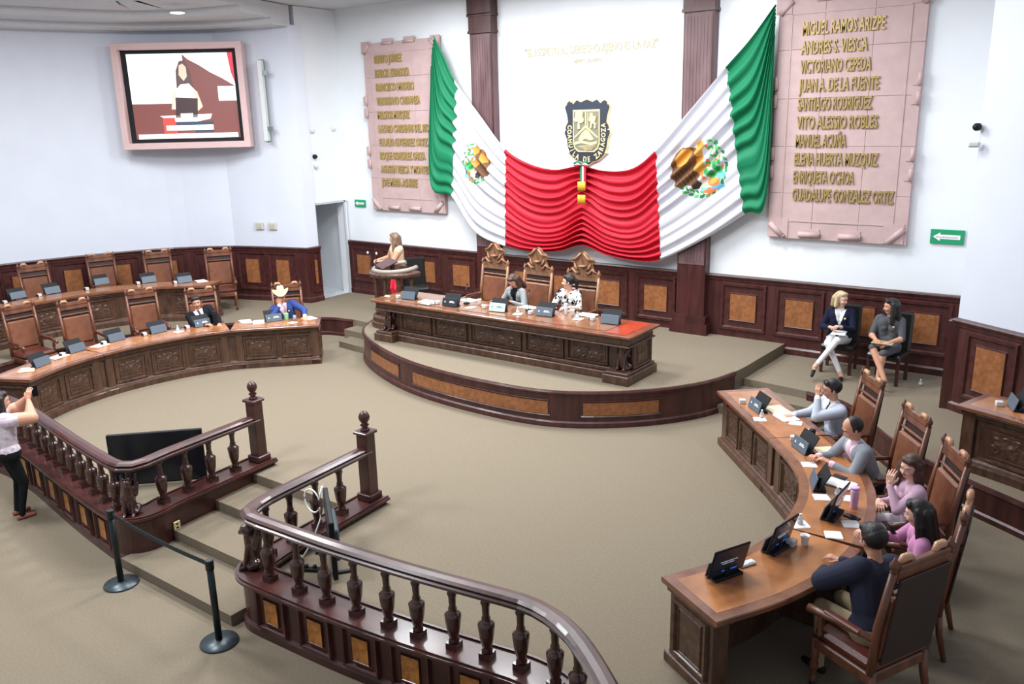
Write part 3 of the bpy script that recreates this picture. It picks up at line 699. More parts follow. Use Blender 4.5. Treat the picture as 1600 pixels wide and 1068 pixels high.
# switch boxes
d = Vector((-15.46+17.33, 12.84-12.22)).normalized(); aw = math.atan2(d.y, d.x)
for i, (s_, lab) in enumerate(((-16.62, 'left one of two beige switch plates under the column loudspeaker'), (-16.28, 'right one of two beige switch plates under the column loudspeaker'))):
    y_ = 12.62+(s_+16.3)*.33
    t = thing('switch_plate', lab, 'switch', (s_+.02, y_-.02, 2.18), aw)
    MB().bev((0, -.01, 0), (.22, .03, .17), .005).build('plate', mat('beige_plastic', srgb(200, 198, 184), .5), t)
    for k in (-.04, .04): MB().bev((k, -.03, 0), (.05, .015, .1), .003).build('rocker', mat('beige_plastic2', srgb(182, 180, 168), .5), t)
for (yy, zz, r_, lab) in ((13.35, 4.33, .05, 'round white sensor on the return wall, nearer the television'), (14.0, 4.35, .04, 'small round white sensor near the corner of the back wall')):
    t = thing('wall_sensor', lab, 'sensor', (-15.46, yy, zz)); R_ = Euler((0, PI/2, 0)).to_matrix()
    MB().lathe([(r_*1.1, 0), (r_*1.1, .02), (r_*.7, .05), (.001, .06)], seg=16, rot=R_).build('dome', lgrey, t); MB().lathe([(r_*1.3, 0), (r_*1.3, .01)], seg=16, rot=R_).build('mount', white, t)
for X_, Y_, Z_, lab in ((-15.46, 13.35, 3.75, 'small camera with black lens on the return wall below the sensor'), (-1.72, 12.68, 4.25, 'small camera with black lens on the corner of the right wall')):
    t = thing('security_camera', lab, 'camera', (X_+.0, Y_-.0, Z_)); s_ = 1 if X_ < -10 else -1
    R_ = Euler((0, PI/2*s_, 0)).to_matrix() if s_ > 0 else Euler((PI/2, 0, -.4)).to_matrix()
    MB().bev((0.02*s_, -.05*(s_ < 0), -.22), (.14, .08, .08), .02).build('mount', lgrey, t); MB().lathe([(.05, 0), (.05, .05), (.035, .08), (.001, .09)], seg=14, rot=R_).build('lens', black, t)
# unseen spectators' balcony under the camera, added to shade the near right carpet
m = MB(); m.box((1.2, -1.7, 3.2), (9, 4.2, .3)); m.build('floor_balcony_shade', ceilm, kind='structure')

# ============================================================ CARVING HELPERS
def relief_grid(o, a, b, depth, seed=0, amp=.02, nx=34, ny=22, m=None):
    "scroll-work relief as a heightfield on a panel's field"
    rng = random.Random(seed); cs = [(rng.uniform(.15, .9), rng.uniform(-.7, .7), rng.choice((-1, 1)), rng.uniform(9, 13)) for _ in range(5)]
    vs = []
    for j in range(ny+1):
        for i in range(nx+1):
            x = -1+2*i/nx; y = -1+2*j/ny; e = min(1, (1-abs(x))*7, (1-abs(y))*6); h = 0
            for cx, cy, s, k in cs:
                dx_, dy_ = (abs(x)-cx)*a/b, y-cy; r = math.hypot(dx_, dy_); th = math.atan2(dy_, dx_)*s
                h = max(h, (.5+.5*math.cos(k*r-th*2))*math.exp(-(r/.5)**2))
            h = max(h, 1.2*math.exp(-((x*a/b)/.22)**2-(y/.4)**2))
            vs.append((x*a, y*b, depth-.004+amp*h*max(0, e)))
    fs = [(j*(nx+1)+i, j*(nx+1)+i+1, (j+1)*(nx+1)+i+1, (j+1)*(nx+1)+i) for j in range(ny) for i in range(nx)]
    MB().add(vs, fs, True).build('carving', m or bwood, o)
def boss(o, a, b, depth):
    m = MB(); r = min(a, b)
    m.prism([(x*r*.42, y*r*.62) for x, y in ((-1, 1), (1, 1), (1, 0), (.6, -.6), (0, -1), (-.6, -.6), (-1, 0))], depth-.002, depth+.022)
    for s in (-1, 1):
        for k in range(3): m.tube([(s*r*.5, r*(.4-.4*k), depth), (s*r*(.8+.1*k), r*(.6-.5*k), depth+.015), (s*min(a*.9, r*1.3), r*(.2-.35*k), depth)], [.012, .018, .006], 6)
    m.build('carving', bwood, o)
LION = None
def lion(parent, M4, s=1.0, m=None, name='lion_carving'):
    "seated winged lion caryatid; local: base at origin, faces -Y, height 1*s"
    global LION
    if LION is None:
        c = [((0, .02, .10), (0, .0, .42), .13, .12), ((0, -.03, .42), (0, -.05, .62), .12, .10), ((0, -.06, .74), (0, -.10, .76), .11, .10), ((0, -.14, .73), (0, -.19, .71), .06, .045),
             ((-.08, -.08, .45), (-.09, -.16, .04), .05, .045), ((.08, -.08, .45), (.09, -.16, .04), .05, .045), ((-.09, -.18, .04), (-.09, -.24, .03), .045, .035), ((.09, -.18, .04), (.09, -.24, .03), .045, .035),
             ((-.13, .06, .12), (-.14, -.06, .06), .09, .05), ((.13, .06, .12), (.14, -.06, .06), .09, .05), ((-.10, .04, .5), (-.15, .13, .86), .06, .03), ((.10, .04, .5), (.15, .13, .86), .06, .03),
             ((-.12, .08, .42), (-.17, .17, .66), .05, .02), ((.12, .08, .42), (.17, .17, .66), .05, .02), ((-.06, -.05, .85), (-.07, -.04, .88), .03, .02), ((.06, -.05, .85), (.07, -.04, .88), .03, .02), ((0, .08, .3), (0, .14, .95), .06, .06)]
        LION = blob_mesh(c, .022, 1, 'lion_carving')
    o = link(LION.copy() if False else LION, name, m or bwood, parent); o.matrix_local = M4 @ Matrix.Scale(s, 4); return o
def TM(x, y, z, a=0, s=(1, 1, 1)): return Matrix.Translation((x, y, z)) @ Matrix.Rotation(a, 4, 'Z') @ Matrix.Diagonal((*s, 1))

# ============================================================ DESKS (curved benches made of units)
def desk_unit(name, label, path, t0, t1, z0, npan, ends=(True, True), depth=.74, seed=0, group=None, h=.78, n=12):
    mid, am = at_len(path, (t0+t1)/2)
    t = thing(name, label, 'desk', (mid.x, mid.y, z0), 0, group); 
    q = [(x-mid.x, y-mid.y) for x, y in sub(path, t0+.004, t1-.004, n)]
    m = MB(); m.sweep(q, [(0, h-.045), (.012, h-.05), (depth-.012, h-.05), (depth, h-.045), (depth, h-.008), (depth-.008, h), (.008, h), (0, h-.008)][::-1]); m.build('desk_top', topo, t)
    qi = [(x-mid.x, y-mid.y) for x, y in sub(path, t0+(.09 if ends[0] else .004), t1-(.09 if ends[1] else .004), n)]
    m = MB(); m.sweep(qi, [(.10, h-.002), (depth-.10, h-.002), (depth-.10, h+.0015), (.10, h+.0015)][::-1]); m.build('top_inlay', topw, t)
    L = t1-t0
    m = MB(); qb = [(x-mid.x, y-mid.y) for x, y in sub(path, t0+(.06 if ends[0] else -.03), t1-(.06 if ends[1] else -.03), n)]
    m.sweep(qb, [(.06, h-.05), (.05, h-.08), (.075, h-.11), (.09, h-.14), (.11, h-.16), (.11, .16), (.07, .13), (.06, .10), (.03, .09), (.03, 0), (.17, 0), (.17, h-.05)]); m.build('front_board', bwood, t)
    for e, tt, s in ((ends[0], t0+.12, 1), (ends[1], t1-.12, -1)):
        p, a = at_len(path, tt); 
        m = MB(); m.bev((0, 0, .05), (.20, depth-.06, .10), .01); m.bev((0, 0, h/2), (.15, depth-.16, h-.1), .006); m.bev((0, 0, h-.08), (.19, depth-.10, .05), .008)
        o = m.build('end_pedestal', bwood, t); nrm = Vector((-math.sin(a), math.cos(a))); c = p+nrm*(depth/2)
        o.matrix_local = TM(c.x-mid.x, c.y-mid.y, 0, a)
        if e:
            pn = panel(o, depth*.62, h*.66, Matrix(((0, 0, -s, -s*.075), (s*-1*-1*-1, 0, 0, 0), (0, 1, 0, h/2+.01), (0, 0, 0, 1))), proud=.03, iw=.62, ih=.74, frame=bwood, depth=.01, insets=False)
    m_ = L-.30; w = m_/npan
    for i in range(npan):
        p, a = at_len(path, t0+.16+w*(i+.5)); na = a-PI/2
        M4 = wallM(p.x-mid.x+.11*math.cos(na+PI), p.y-mid.y+.11*math.sin(na+PI), h*.5-.01, na)
        pn = panel(t, w*.9, h*.58, M4, proud=.035, iw=.66, ih=.62, frame=bwood, depth=.012, insets=False)
        relief_grid(pn, w*.9*.33, h*.58*.31, .008, seed=5, amp=.03, nx=26, ny=20)
    return t
RD = [(-4.28, 10.55), (-3.68, 9.88), (-3.08, 9.21)]+smooth_path([(-3.08, 9.21), (-2.61, 8.62), (-2.35, 8.08), (-2.24, 7.5), (-2.25, 6.9), (-2.42, 6.3), (-2.74, 5.72)], 5)[1:]
LD = smooth_path([(-13.33, 5.50), (-13.66, 6.2), (-13.82, 6.95), (-13.80, 7.7), (-13.62, 8.5), (-13.32, 9.14)], 5)[:-1]+[(-13.32, 9.14), (-12.75, 9.72), (-12.18, 10.31)]
RDL, LDL = plen(RD), plen(LD)
# R: path far -> near has outer side on its left; unit split at seams
rs1 = tnear(RD, -3.08, 9.21); rs2 = tnear(RD, -2.24, 7.15)
desk_unit('curved_desk', 'straight far section of the right curved desk, where the man in pale blue sits', RD, 0, rs1, 0, 3, (True, False), group='front curved desks')
desk_unit('curved_desk', 'bowed middle section of the right curved desk, before the two women in pink', RD, rs1, rs2, 0, 3, (False, False), group='front curved desks')
desk_unit('curved_desk', 'near end section of the right curved desk with two lit screens and a panelled end', RD, rs2, RDL, 0, 2, (False, True), group='front curved desks', n=16)
ls1 = tnear(LD, -13.82, 6.95); ls2 = tnear(LD, -13.32, 9.14)
desk_unit('curved_desk', 'near end section of the left lower desk, behind the woman taking a photograph', LD, 0, ls1, 0, 2, (True, False), group='front curved desks')
desk_unit('curved_desk', 'bowed middle section of the left lower desk, under empty chairs and the man in black', LD, ls1, ls2, 0, 3, (False, False), group='front curved desks')
desk_unit('curved_desk', 'straight far section of the left lower desk, where the man in the straw hat sits', LD, ls2, LDL, 0, 2, (False, True), group='front curved desks')
L2 = smooth_path([(-16.3, 3.6), (-17.0, 5.2), (-17.30, 6.82), (-17.37, 8.2), (-17.05, 9.3), (-16.45, 10.0), (-15.8, 10.42)], 6); L2L = plen(L2)
R2 = smooth_path([(-1.31, 10.45), (-.6, 10.17), (.3, 9.6), (1.0, 8.9), (1.5, 8.0)], 5)
desk_unit('curved_desk', 'upper left desk section on the raised gallery, nearer the camera', L2, 0, L2L*.5, ZG, 4, (False, False), group='gallery desks', depth=.66)
desk_unit('curved_desk', 'upper left desk section on the raised gallery, ending beside the hat wearer', L2, L2L*.5, L2L, ZG, 4, (False, True), group='gallery desks', depth=.66)
desk_unit('curved_desk', 'dark carved desk on the raised gallery at the right edge, below the wall panel', R2, 0, plen(R2), ZG, 4, (True, False), group='gallery desks', depth=.7)

# presiding table
def presiding():
    x0, x1, y0, y1 = -11.09, -5.68, 10.62, 11.60; L = x1-x0; cx = (x0+x1)/2; cy = (y0+y1)/2; D = y1-y0; h = .78
    t = thing('presiding_table', 'long carved presiding table with glossy top and lion corners on the stage', 'table', (cx, cy, ZS))
    m = MB(); m.bev((0, 0, h-.03), (L, D, .05), .012); m.build('table_top', topo, t)
    MB().box((-.04, 0, h-.004), (L-.92, D-.30, .012)).build('top_inlay', mat('presiding_top_wood', srgb(146, 100, 66), .2, c2=srgb(118, 78, 54), vscale=4, coat=.5), t)
    MB().box((L/2-.30, 0, h-.004), (.36, D-.14, .012)).build('end_inlay', redtop, t, label='orange-red veneer at the end of the top')
    MB().box((-L/2+.25, 0, h-.004), (.32, D-.3, .012)).build('end_inlay', MATS['presiding_top_wood'], t)
    # frieze with carved band
    m = MB(); m.box((0, 0, h-.115), (L-.16, D-.16, .12)); m.bev((0, 0, h-.19), (L-.10, D-.10, .025), .006); fr = m.build('frieze', bwood, t)
    for i in range(3):
        w = (L-.3)/3
        o = MB().box((0, 0, .002), (w*.96, .10, .008)).build('frieze_panel', bwood, t); o.matrix_local = wallM(-L/2+.15+w*(i+.5), -D/2+.08, h-.115, -PI/2)
        relief_grid(o, w*.47, .045, .008, seed=30+i, amp=.02, nx=70, ny=8)
    # recessed front with five panels
    yb = -D/2+.30; W0 = L-.85
    MB().box((0, yb+.02, .36), (W0+.1, .05, .64)).build('front_board', bwood, t)
    m = MB(); m.bev((0, yb-.05, .06), (W0+.12, .14, .12), .01); m.bev((0, yb-.03, .15), (W0+.12, .08, .06), .01); m.build('plinth', bwood, t)
    ws_ = [.82, .82, 1.18, .82, .82]; x = -sum(ws_)/2-.02
    for i, w in enumerate(ws_):
        pn = panel(t, w*.93, .40, wallM(x+w/2, yb-.005, .39, -PI/2), proud=.03, iw=.84, ih=.76, frame=bwood, depth=.004, insets=False)
        relief_grid(pn, w*.93*.42, .40*.38, .006, seed=i+2, amp=.035, nx=44, ny=26); x += w
    # end blocks with lions at the front corners
    for s in (-1, 1):
        m = MB(); m.bev((s*(L/2-.26), 0, .07), (.46, D-.02, .14), .012); m.bev((s*(L/2-.26), 0, .16), (.40, D-.08, .05), .01); m.build('plinth', bwood, t)
        m = MB(); m.box((s*(L/2-.24), .10, .40), (.26, D-.42, .50)); o = m.build('end_block', bwood, t)
        pn = panel(o, D*.6, .46, Matrix(((0, 0, s, s*(L/2-.11)), (s, 0, 0, .1), (0, 1, 0, .42), (0, 0, 0, 1))), proud=.03, iw=.6, ih=.66, frame=bwood, depth=.008, insets=False)
        relief_grid(pn, D*.6*.3, .15, .01, seed=77, amp=.02, nx=20, ny=20)
        lion(t, TM(s*(L/2-.24), -D/2+.25, .18, 0, (1.2, 1.1, 1)), .52)
    return t
presiding()

# speaker's round lectern
def lectern():
    c = Vector((-11.56, 11.86)); t = thing('lectern', 'round wooden lectern with spiral columns and padded rim on the stage', 'lectern', (c.x, c.y, ZS), math.radians(-30))
    def arc(r, a0, a1, n=18): return [(r*math.cos(math.radians(a)), r*math.sin(math.radians(a))) for a in np.linspace(a0, a1, n)]
    A = arc(.40, 150, 390)
    MB().sweep(arc(.50, 150, 390, 24), [(-.06, 0), (-.06, .10), (-.03, .12), (-.03, .2), (.02, .24), (.12, .24), (.12, 0)][::-1]).build('plinth', bwood, t)
    MB().sweep(arc(.42, 155, 385, 24), [(-.01, .2), (-.01, .34), (.05, .34), (.05, .2)][::-1]).build('lower_drum', bwood, t)
    for a in (160, 195, 230, 270, 310, 345, 380):
        x, y = .44*math.cos(math.radians(a)), .44*math.sin(math.radians(a)); m = MB()
        prof = [(.045, .24), (.045, .30), (.03, .32)]+[(.030+.014*math.sin(k*1.57)**2, .33+k*.052) for k in range(12)]+[(.045, .95), (.05, 1.0)]
        m.lathe(prof, (x, y, 0), 10); m.build('column', bwood, t)
    ap = arc(.46, 140, 400, 30); m = MB(); m.sweep(ap, [(-.07, 1.0), (-.10, 1.04), (-.10, 1.07), (-.05, 1.10), (.07, 1.10), (.07, 1.0)][::-1]); m.build('rim', bwood, t)
    pts = [(x, y, 1.12+.05*max(0, abs(i-14.5)/14.5)**3) for i, (x, y) in enumerate(ap)]
    MB().tube(pts, .045, 10).build('padded_rim', mat('grey_pad', srgb(150, 140, 132), .35), t)
    m = MB(); m.bev((.02, -.22, 1.24), (.55, .34, .03), .008, rx=.38); m.bev((.02, -.10, 1.15), (.08, .08, .2), .01); m.build('reading_shelf', dwood, t)
    return t
lec = lectern()
# microphones on the lectern
t = thing('microphone_pair', 'pair of gooseneck microphones with pale tips on the round lectern', 'microphone', (-11.86, 11.50, ZS+1.145))
for s in (-1, 1):
    m = MB(); m.lathe([(.035, 0), (.035, .02), (.01, .03)], (s*.07, 0, 0), 12); m.tube([(s*.07, 0, .02), (s*.07, .02, .16), (s*.10, .04, .26), (s*.12, 0, .30)], .008, 6); m.build('gooseneck', blackm, t)
    MB().lathe([(.001, -.02), (.018, -.01), (.02, .02), (.001, .04)], (s*.12, 0, .30), 10).build('microphone_head', lgrey, t)

# ============================================================ CHAIRS
def carved_chair(name, label, loc, rz, grand=False, group=None):
    "faces local +Y; origin at floor below the seat centre"
    t = thing(name, label, 'armchair', loc, rz, group); w = .62 if not grand else .68; W2 = w/2; zs = .46
    wd = oak if grand else chairw; bt = 1.28 if not grand else 1.26
    lath = [(.02, 0), (.03, .02), (.028, .05), (.018, .07), (.03, .12), (.036, .16), (.024, .19), (.034, .22), (.034, .40)]
    for s in (-1, 1):
        m = MB(); m.lathe(lath, (s*(W2-.04), .24, .03), 10); m.build('leg', wd, t)
        MB().lathe([(.001, 0), (.024, .008), (.024, .03), (.012, .04)], (s*(W2-.04), .24, 0), 10).build('castor', blackm, t)
        m = MB(); m.tube([(s*(W2-.04), -.33, 0), (s*(W2-.04), -.27, .25), (s*(W2-.04), -.25, .45)], [.022, .03, .032], 6); m.build('leg', wd, t)
        m = MB(); m.tube([(s*(W2-.03), -.25, .42), (s*(W2-.03), -.27, .8), (s*(W2-.03), -.35, bt)], [.032, .03, .026], 6); o = m.build('back_post', wd, t)
        MB().lathe([(.028, 0), (.018, .01), (.03, .03), (.034, .055), (.018, .085), (.012, .10), (.001, .12)], (s*(W2-.03), -.35, bt), 10).build('finial', wd, o)
        m = MB(); m.lathe([(.024, 0), (.03, .03), (.018, .05), (.03, .10), (.022, .15), (.026, .19)], (s*(W2-.03), .20, .46), 10); m.build('arm_support', wd, t)
        m = MB(); m.tube([(s*(W2-.03), -.26, .70), (s*(W2-.02), -.05, .69), (s*(W2-.01), .18, .67), (s*(W2-.01), .29, .655), (s*(W2-.01), .31, .62)], [.022, .028, .03, .034, .02], 8); o = m.build('arm', wd, t)
        MB().bev((s*(W2-.02), .0, .705), (.06, .32, .03), .012).build('arm_pad', leatherR, o)
    m = MB(); m.bev((0, 0, zs-.08), (w-.02, .54, .09), .01); m.build('seat_rail', wd, t)
    MB().bev((0, .01, zs-.0), (w-.06, .50, .09), .03).build('seat', leather if grand else leatherR, t)
    th = math.atan2(.10, bt-.45)
    for z_, hh in ((.50, .07), (bt-.04, .10), (bt-.18, .03)):
        y_ = -.255-(max(0, z_-.45))*.10/(bt-.45); m = MB(); m.bev((0, y_-.005, z_), (w-.10, .04, hh), .008, rx=th*.9)
        m.build('back_rail', wd, t)
    zc = (.54+bt-.22)/2; yc = -.255-(zc-.45)*.10/(bt-.45)
    MB().bev((0, yc, zc), (w-.12, .07, bt-.22-.54), .025, rx=th).build('backrest', leather, t)
    MB().bev((0, yc-.045, (.50+bt)/2-.02), (w-.11, .018, bt-.56), .006, rx=th).build('back_cover', mat('dark_back_cover', srgb(52, 36, 34), .5), t)
    yt = -.35
    if grand:   # tall pierced pediment
        m = MB(); out = [(-.30, 0), (.30, 0), (.29, .07), (.22, .10), (.18, .20), (.24, .27), (.20, .31), (.12, .34), (.08, .40), (0, .44), (-.08, .40), (-.12, .34), (-.20, .31), (-.24, .27), (-.18, .20), (-.22, .10), (-.29, .07)]
        m.prism([(x, bt+y-.01) for x, y in out], yt-.02, yt+.02, 'xz'); o = m.build('carved_crest', wd, t)
        m = MB(); m.lathe([(.001, -.02), (.06, -.01), (.085, .005), (.06, .02), (.001, .03)], (0, yt+.035, bt+.17), 14, rot=None)
        for s in (-1, 1):
            m.tube([(s*.27, yt+.03, bt+.06), (s*.20, yt+.045, bt+.12), (s*.13, yt+.04, bt+.05), (s*.05, yt+.045, bt+.06)], [.02, .026, .022, .014], 8)
            m.tube([(s*.22, yt+.03, bt+.28), (s*.12, yt+.05, bt+.30), (s*.03, yt+.045, bt+.40)], [.014, .024, .02], 8)
            m.tube([(s*.16, yt+.03, bt+.22), (s*.13, yt+.045, bt+.14), (s*.08, yt+.045, bt+.10)], [.016, .022, .012], 8)
        m.build('scrollwork', wd, o)
    else:       # low crest with two curled ears
        m = MB(); m.bev((0, yt-.005, bt+.02), (w-.12, .05, .07), .01, rx=th); o = m.build('top_rail', wd, t)
        for s in (-1, 1):
            m = MB(); m.tube([(s*.10, yt, bt+.04), (s*.14, yt, bt+.085), (s*.20, yt, bt+.085), (s*.235, yt+.005, bt+.055)], [.018, .03, .03, .016], 8); m.build('crest_scroll', mat('scroll_highlight_wood', srgb(186, 138, 104), .3, coat=.4), o)  # highlight on the curled ears, painted as a lighter wood tone
    return t
def face_to(x, y, tx, ty): return math.atan2(ty-y, tx-x)-PI/2
CH = (-8.3, 8.2)
def seat_from_back(bx, by, ang, k=.33):   # ang: rotation; back top centre is .36 behind the seat centre
    return (bx-math.sin(ang)*k, by+math.cos(ang)*k)
def chair_row(rows, zf, group):
    out = []
    for (bx, by, ang, lab) in rows:
        x, y = seat_from_back(bx, by, ang); out.append(carved_chair('carved_armchair', lab, (x, y, zf), ang, group=group) if not PROTO else copy_tree(PROTO[0], (x, y, zf), ang, lab, group))
        if not PROTO: PROTO.append(out[0])
    return out
PROTO = []
def dirang(fx, fy): return math.atan2(-fx, fy)
chair_row([(-2.26, 10.42, dirang(-.80, -.60), 'leather armchair of the man in pale blue, farthest on the right desk'),
           (-1.56, 9.38, dirang(-.80, -.60), 'leather armchair of the man in grey, second from the far end'),
           (-1.04, 8.50, dirang(-.86, -.50), 'leather armchair of the smiling woman in pale pink'),
           (-.76, 7.28, dirang(-1, -.06), 'leather armchair seen edge-on behind the woman in magenta'),
           (-.90, 6.10, dirang(-.90, .44), 'nearest leather armchair, dark back towards the camera, under the man in navy')], 0, 'armchairs at the right lower desk')
next(o for o in bpy.data.objects if o.get('label', '').startswith('nearest leather')).scale = (1.08, 1.08, 1.05)
PL = [((-16.545, 6.849), 'empty leather armchair nearest the camera at the left lower desk'), ((-15.937, 7.586), 'second empty leather armchair from the left end of the lower desk'),
      ((-15.769, 8.853), 'empty leather armchair beside the man in the black suit'), ((-14.793, 9.552), 'leather armchair of the man in the black suit'), ((-13.670, 10.786), 'leather armchair of the man in the straw hat')]
LA = [(-16.35, 6.75), (-15.85, 7.65), (-15.6, 8.85), (-14.95, 9.75), (-13.7, 10.85)]
chair_row([(p[0], p[1], face_to(p[0], p[1], -9.5, 7.0 if i < 4 else 7.5), lab) for i, (p, lab) in enumerate(PL)], 0, 'armchairs at the left lower desk')
TA = [((-18.895, 8.257), 'gallery armchair farthest left along the curved wall'), ((-18.879, 9.735), 'gallery armchair second from the left along the curved wall'),
      ((-18.111, 10.666), 'gallery armchair third from the left along the curved wall'), ((-17.037, 11.549), 'gallery armchair nearest the doorway along the curved wall')]
chair_row([(p[0]+.12, p[1]-.05, face_to(p[0], p[1], -10, 7.0), lab) for p, lab in TA], ZG, 'gallery armchairs')
g = [((-9.62, 12.50), 'tall ornate presiding armchair, empty, left of the woman in tweed'), ((-8.52, 12.34), 'tall ornate presiding armchair in the middle, behind the woman in tweed'), ((-7.52, 12.30), 'tall ornate presiding armchair behind the woman in the patterned blouse')]
for i, ((x, y), lab) in enumerate(g):
    x, y = x, y-.33
    if i == 0: G0 = carved_chair('presiding_armchair', lab, (x, y, ZS), PI-.06, True, 'presiding armchairs')
    else: copy_tree(G0, (x, y, ZS), PI-.06*(i == 1), lab, 'presiding armchairs')
def side_chair(label, loc, rz, group=None):
    t = thing('side_chair', label, 'chair', loc, rz, group)
    for sx in (-1, 1):
        for sy in (-1, 1): m = MB(); m.box((sx*.22, sy*.21, .20), (.045, .045, .40)); m.build('leg', dwood, t)
    MB().bev((0, 0, .43), (.52, .50, .10), .03).build('seat', blackl, t)
    m = MB(); m.bev((0, -.25, .76), (.50, .08, .62), .03, rx=.10); m.build('backrest', blackl, t)
    return t
side_chair('black leather side chair under the blond woman by the panelled wall', (-3.50, 13.72, ZG), PI+.05, 'black side chairs')
side_chair('black leather side chair under the woman in the grey dress', (-2.72, 13.55, ZG), PI-.1, 'black side chairs')
side_chair('black leather chair just behind the speaker at the lectern', (-12.22, 13.1, ZS), PI+.9, 'black side chairs')

# ============================================================ BALUSTRADES
def turned(parent, x, y, z, a, h=.60):
    m = MB(); m.box((0, 0, .03), (.11, .11, .06)); m.lathe([(.045, .06), (.05, .075), (.036, .095), (.045, .12), (.062, .20), (.072, .29), (.074, .33), (.05, .35), (.036, .365), (.040, .385), (.030, .41), (.034, .50), (.046, .53), (.036, .55), (.05, .57), (.05, h)], (0, 0, 0), 12)
    return m
def balustrade(label, path, t_marks, zc, side_n, front_n, newel_at, corner, lion_dir, pan_t, zr, side_len):
    t = thing('balustrade', label, 'balustrade')
    L = plen(path)
    # plinth body, cap
    m = MB(); m.sweep(path, [(-.13, -.5), (-.16, -.5), (-.16, -.42), (-.13, -.39), (-.13, zc-.08), (-.17, zc-.05), (-.20, zc-.03), (-.20, zc), (.20, zc), (.20, zc-.03), (.17, zc-.05), (.13, zc-.08), (.13, -.5)][::-1]); m.build('plinth', mwood, t)
    m = MB(); m.sweep(path, [(-.175, zc), (-.175, zc+.018), (-.155, zc+.018), (-.155, zc)][::-1]); m.sweep(path, [(.155, zc), (.155, zc+.018), (.175, zc+.018), (.175, zc)][::-1]); m.build('cap_fillet', mwood, t)
    # hand rail
    rp = path; m = MB(); m.sweep(sub(rp, .12, L, 60) if newel_at == 0 else sub(rp, 0, L-.12, 60), [(-.07, zr-.085), (-.085, zr-.05), (-.06, zr-.035), (-.075, zr-.012), (-.05, zr+.008), (0, zr+.016), (.05, zr+.008), (.075, zr-.012), (.06, zr-.035), (.085, zr-.05), (.07, zr-.085)][::-1]); m.build('handrail', mwood, t)
    # newel
    p, a = at_len(path, .14 if newel_at == 0 else L-.14)
    m = MB(); m.bev((0, 0, .045), (.22, .22, .09), .01); m.bev((0, 0, .43), (.16, .16, .84), .008); m.bev((0, 0, .86), (.21, .21, .04), .01); nw = m.build('newel_post', mwood, t)
    nw.matrix_local = TM(p.x, p.y, zc, a)
    MB().lathe([(.06, 0), (.05, .02), (.03, .04), (.055, .07), (.03, .09), (.06, .13), (.068, .17), (.055, .21), (.02, .245), (.001, .25)], (0, 0, .88), 14).build('finial', mwood, nw)
    proto = None
    for tt in t_marks:
        p, a = at_len(path, tt); m = None
        if proto is None: proto = turned(t, 0, 0, 0, 0, zr-.085-zc).build('baluster', bwood if False else mat('baluster_wood', srgb(74, 42, 36), .2, c2=srgb(48, 26, 23), vscale=14, coat=.6), t); o = proto
        else: o = proto.copy(); COL.objects.link(o); o.parent = t
        o.matrix_local = TM(p.x, p.y, zc, a)
    p, a = at_len(path, corner); lion(t, TM(p.x, p.y, zc, lion_dir, (1, 1, .98)), (zr-.09-zc)/1.0*1.0, mat('baluster_wood', (0, 0, 0)))
    for tt in pan_t:
        p, a = at_len(path, tt); na = a-PI/2
        pn = panel(t, .43, .44, wallM(p.x+.13*math.cos(na), p.y+.13*math.sin(na), -.17, na), proud=.04, iw=.44, ih=.56, frame=mwood, depth=.02, inset=burlg)
    return t
ZC = .08
# right: from newel (inner end) down the stair side to the corner, then along the front.  Outer side must be on the right of travel.
BR = [(-6.99, 6.60), (-6.89, 4.95)]+smooth_path([(-6.86, 4.80), (-6.82, 4.66), (-6.70, 4.57), (-6.5, 4.56)], 4)+smooth_path([(-6.4, 4.565), (-5.5, 4.61), (-4.6, 4.70), (-3.9, 4.80), (-3.5, 4.85), (-3.2, 4.80), (-2.9, 4.66), (-2.5, 4.36), (-2.1, 3.98), (-1.4, 3.2), (-.6, 2.2)], 5)
tc = tnear(BR, -6.82, 4.66)
fr = [tnear(BR, x, y) for x, y in ((-6.45, 4.56), (-6.05, 4.58), (-5.68, 4.6), (-5.3, 4.62), (-4.93, 4.66), (-4.58, 4.70), (-4.23, 4.75), (-3.9, 4.80), (-3.55, 4.84), (-3.2, 4.80), (-2.9, 4.64), (-2.6, 4.42), (-2.32, 4.18), (-2.05, 3.92), (-1.78, 3.62))]
sd = [.62, 1.0, 1.38, 1.72]
pt = [tnear(BR, x, y) for x, y in ((-6.32, 4.5), (-5.72, 4.5), (-5.14, 4.55), (-4.56, 4.6), (-3.98, 4.7), (-3.40, 4.8), (-2.8, 4.5), (-2.35, 4.1))]
balustrade('dark carved balustrade with burl panels in the right foreground', BR, sd+fr, ZC, 0, 0, 0, tc, -PI/4, pt, .75, 0)
BL = smooth_path([(-15.5, 4.6), (-14.2, 4.86), (-13.2, 4.98), (-12.2, 4.94), (-11.2, 4.80), (-10.2, 4.66), (-9.4, 4.57)], 5)+smooth_path([(-9.25, 4.56), (-9.08, 4.58), (-8.99, 4.68), (-8.98, 4.85)], 4)+[(-9.02, 5.0), (-9.13, 6.62)]
LBL = plen(BL); tcl = tnear(BL, -9.05, 4.60)
fl = [tcl-.26-.335*k for k in range(18)]; sl = [LBL-x for x in (.55, .92, 1.28, 1.64)]
ptl = [tcl-.42-.57*k for k in range(11)]
balustrade('dark carved balustrade with burl panels at the left of the entry steps', BL, fl+sl, ZC, 0, 0, 1, tcl, PI/4, ptl, .72, 0)
# brass outlet and tiny vent on the left balustrade
t = thing('outlet_plate', 'small brass outlet plate low on the left balustrade by the entry steps', 'outlet', (-8.865, 5.02, -.20)); MB().bev((0, 0, 0), (.02, .085, .11), .003).build('plate', goldp, t)
MB().box((.011, 0, .02), (.004, .03, .02)).build('socket', black, t); MB().box((.011, 0, -.025), (.004, .03, .02)).build('socket', black, t)

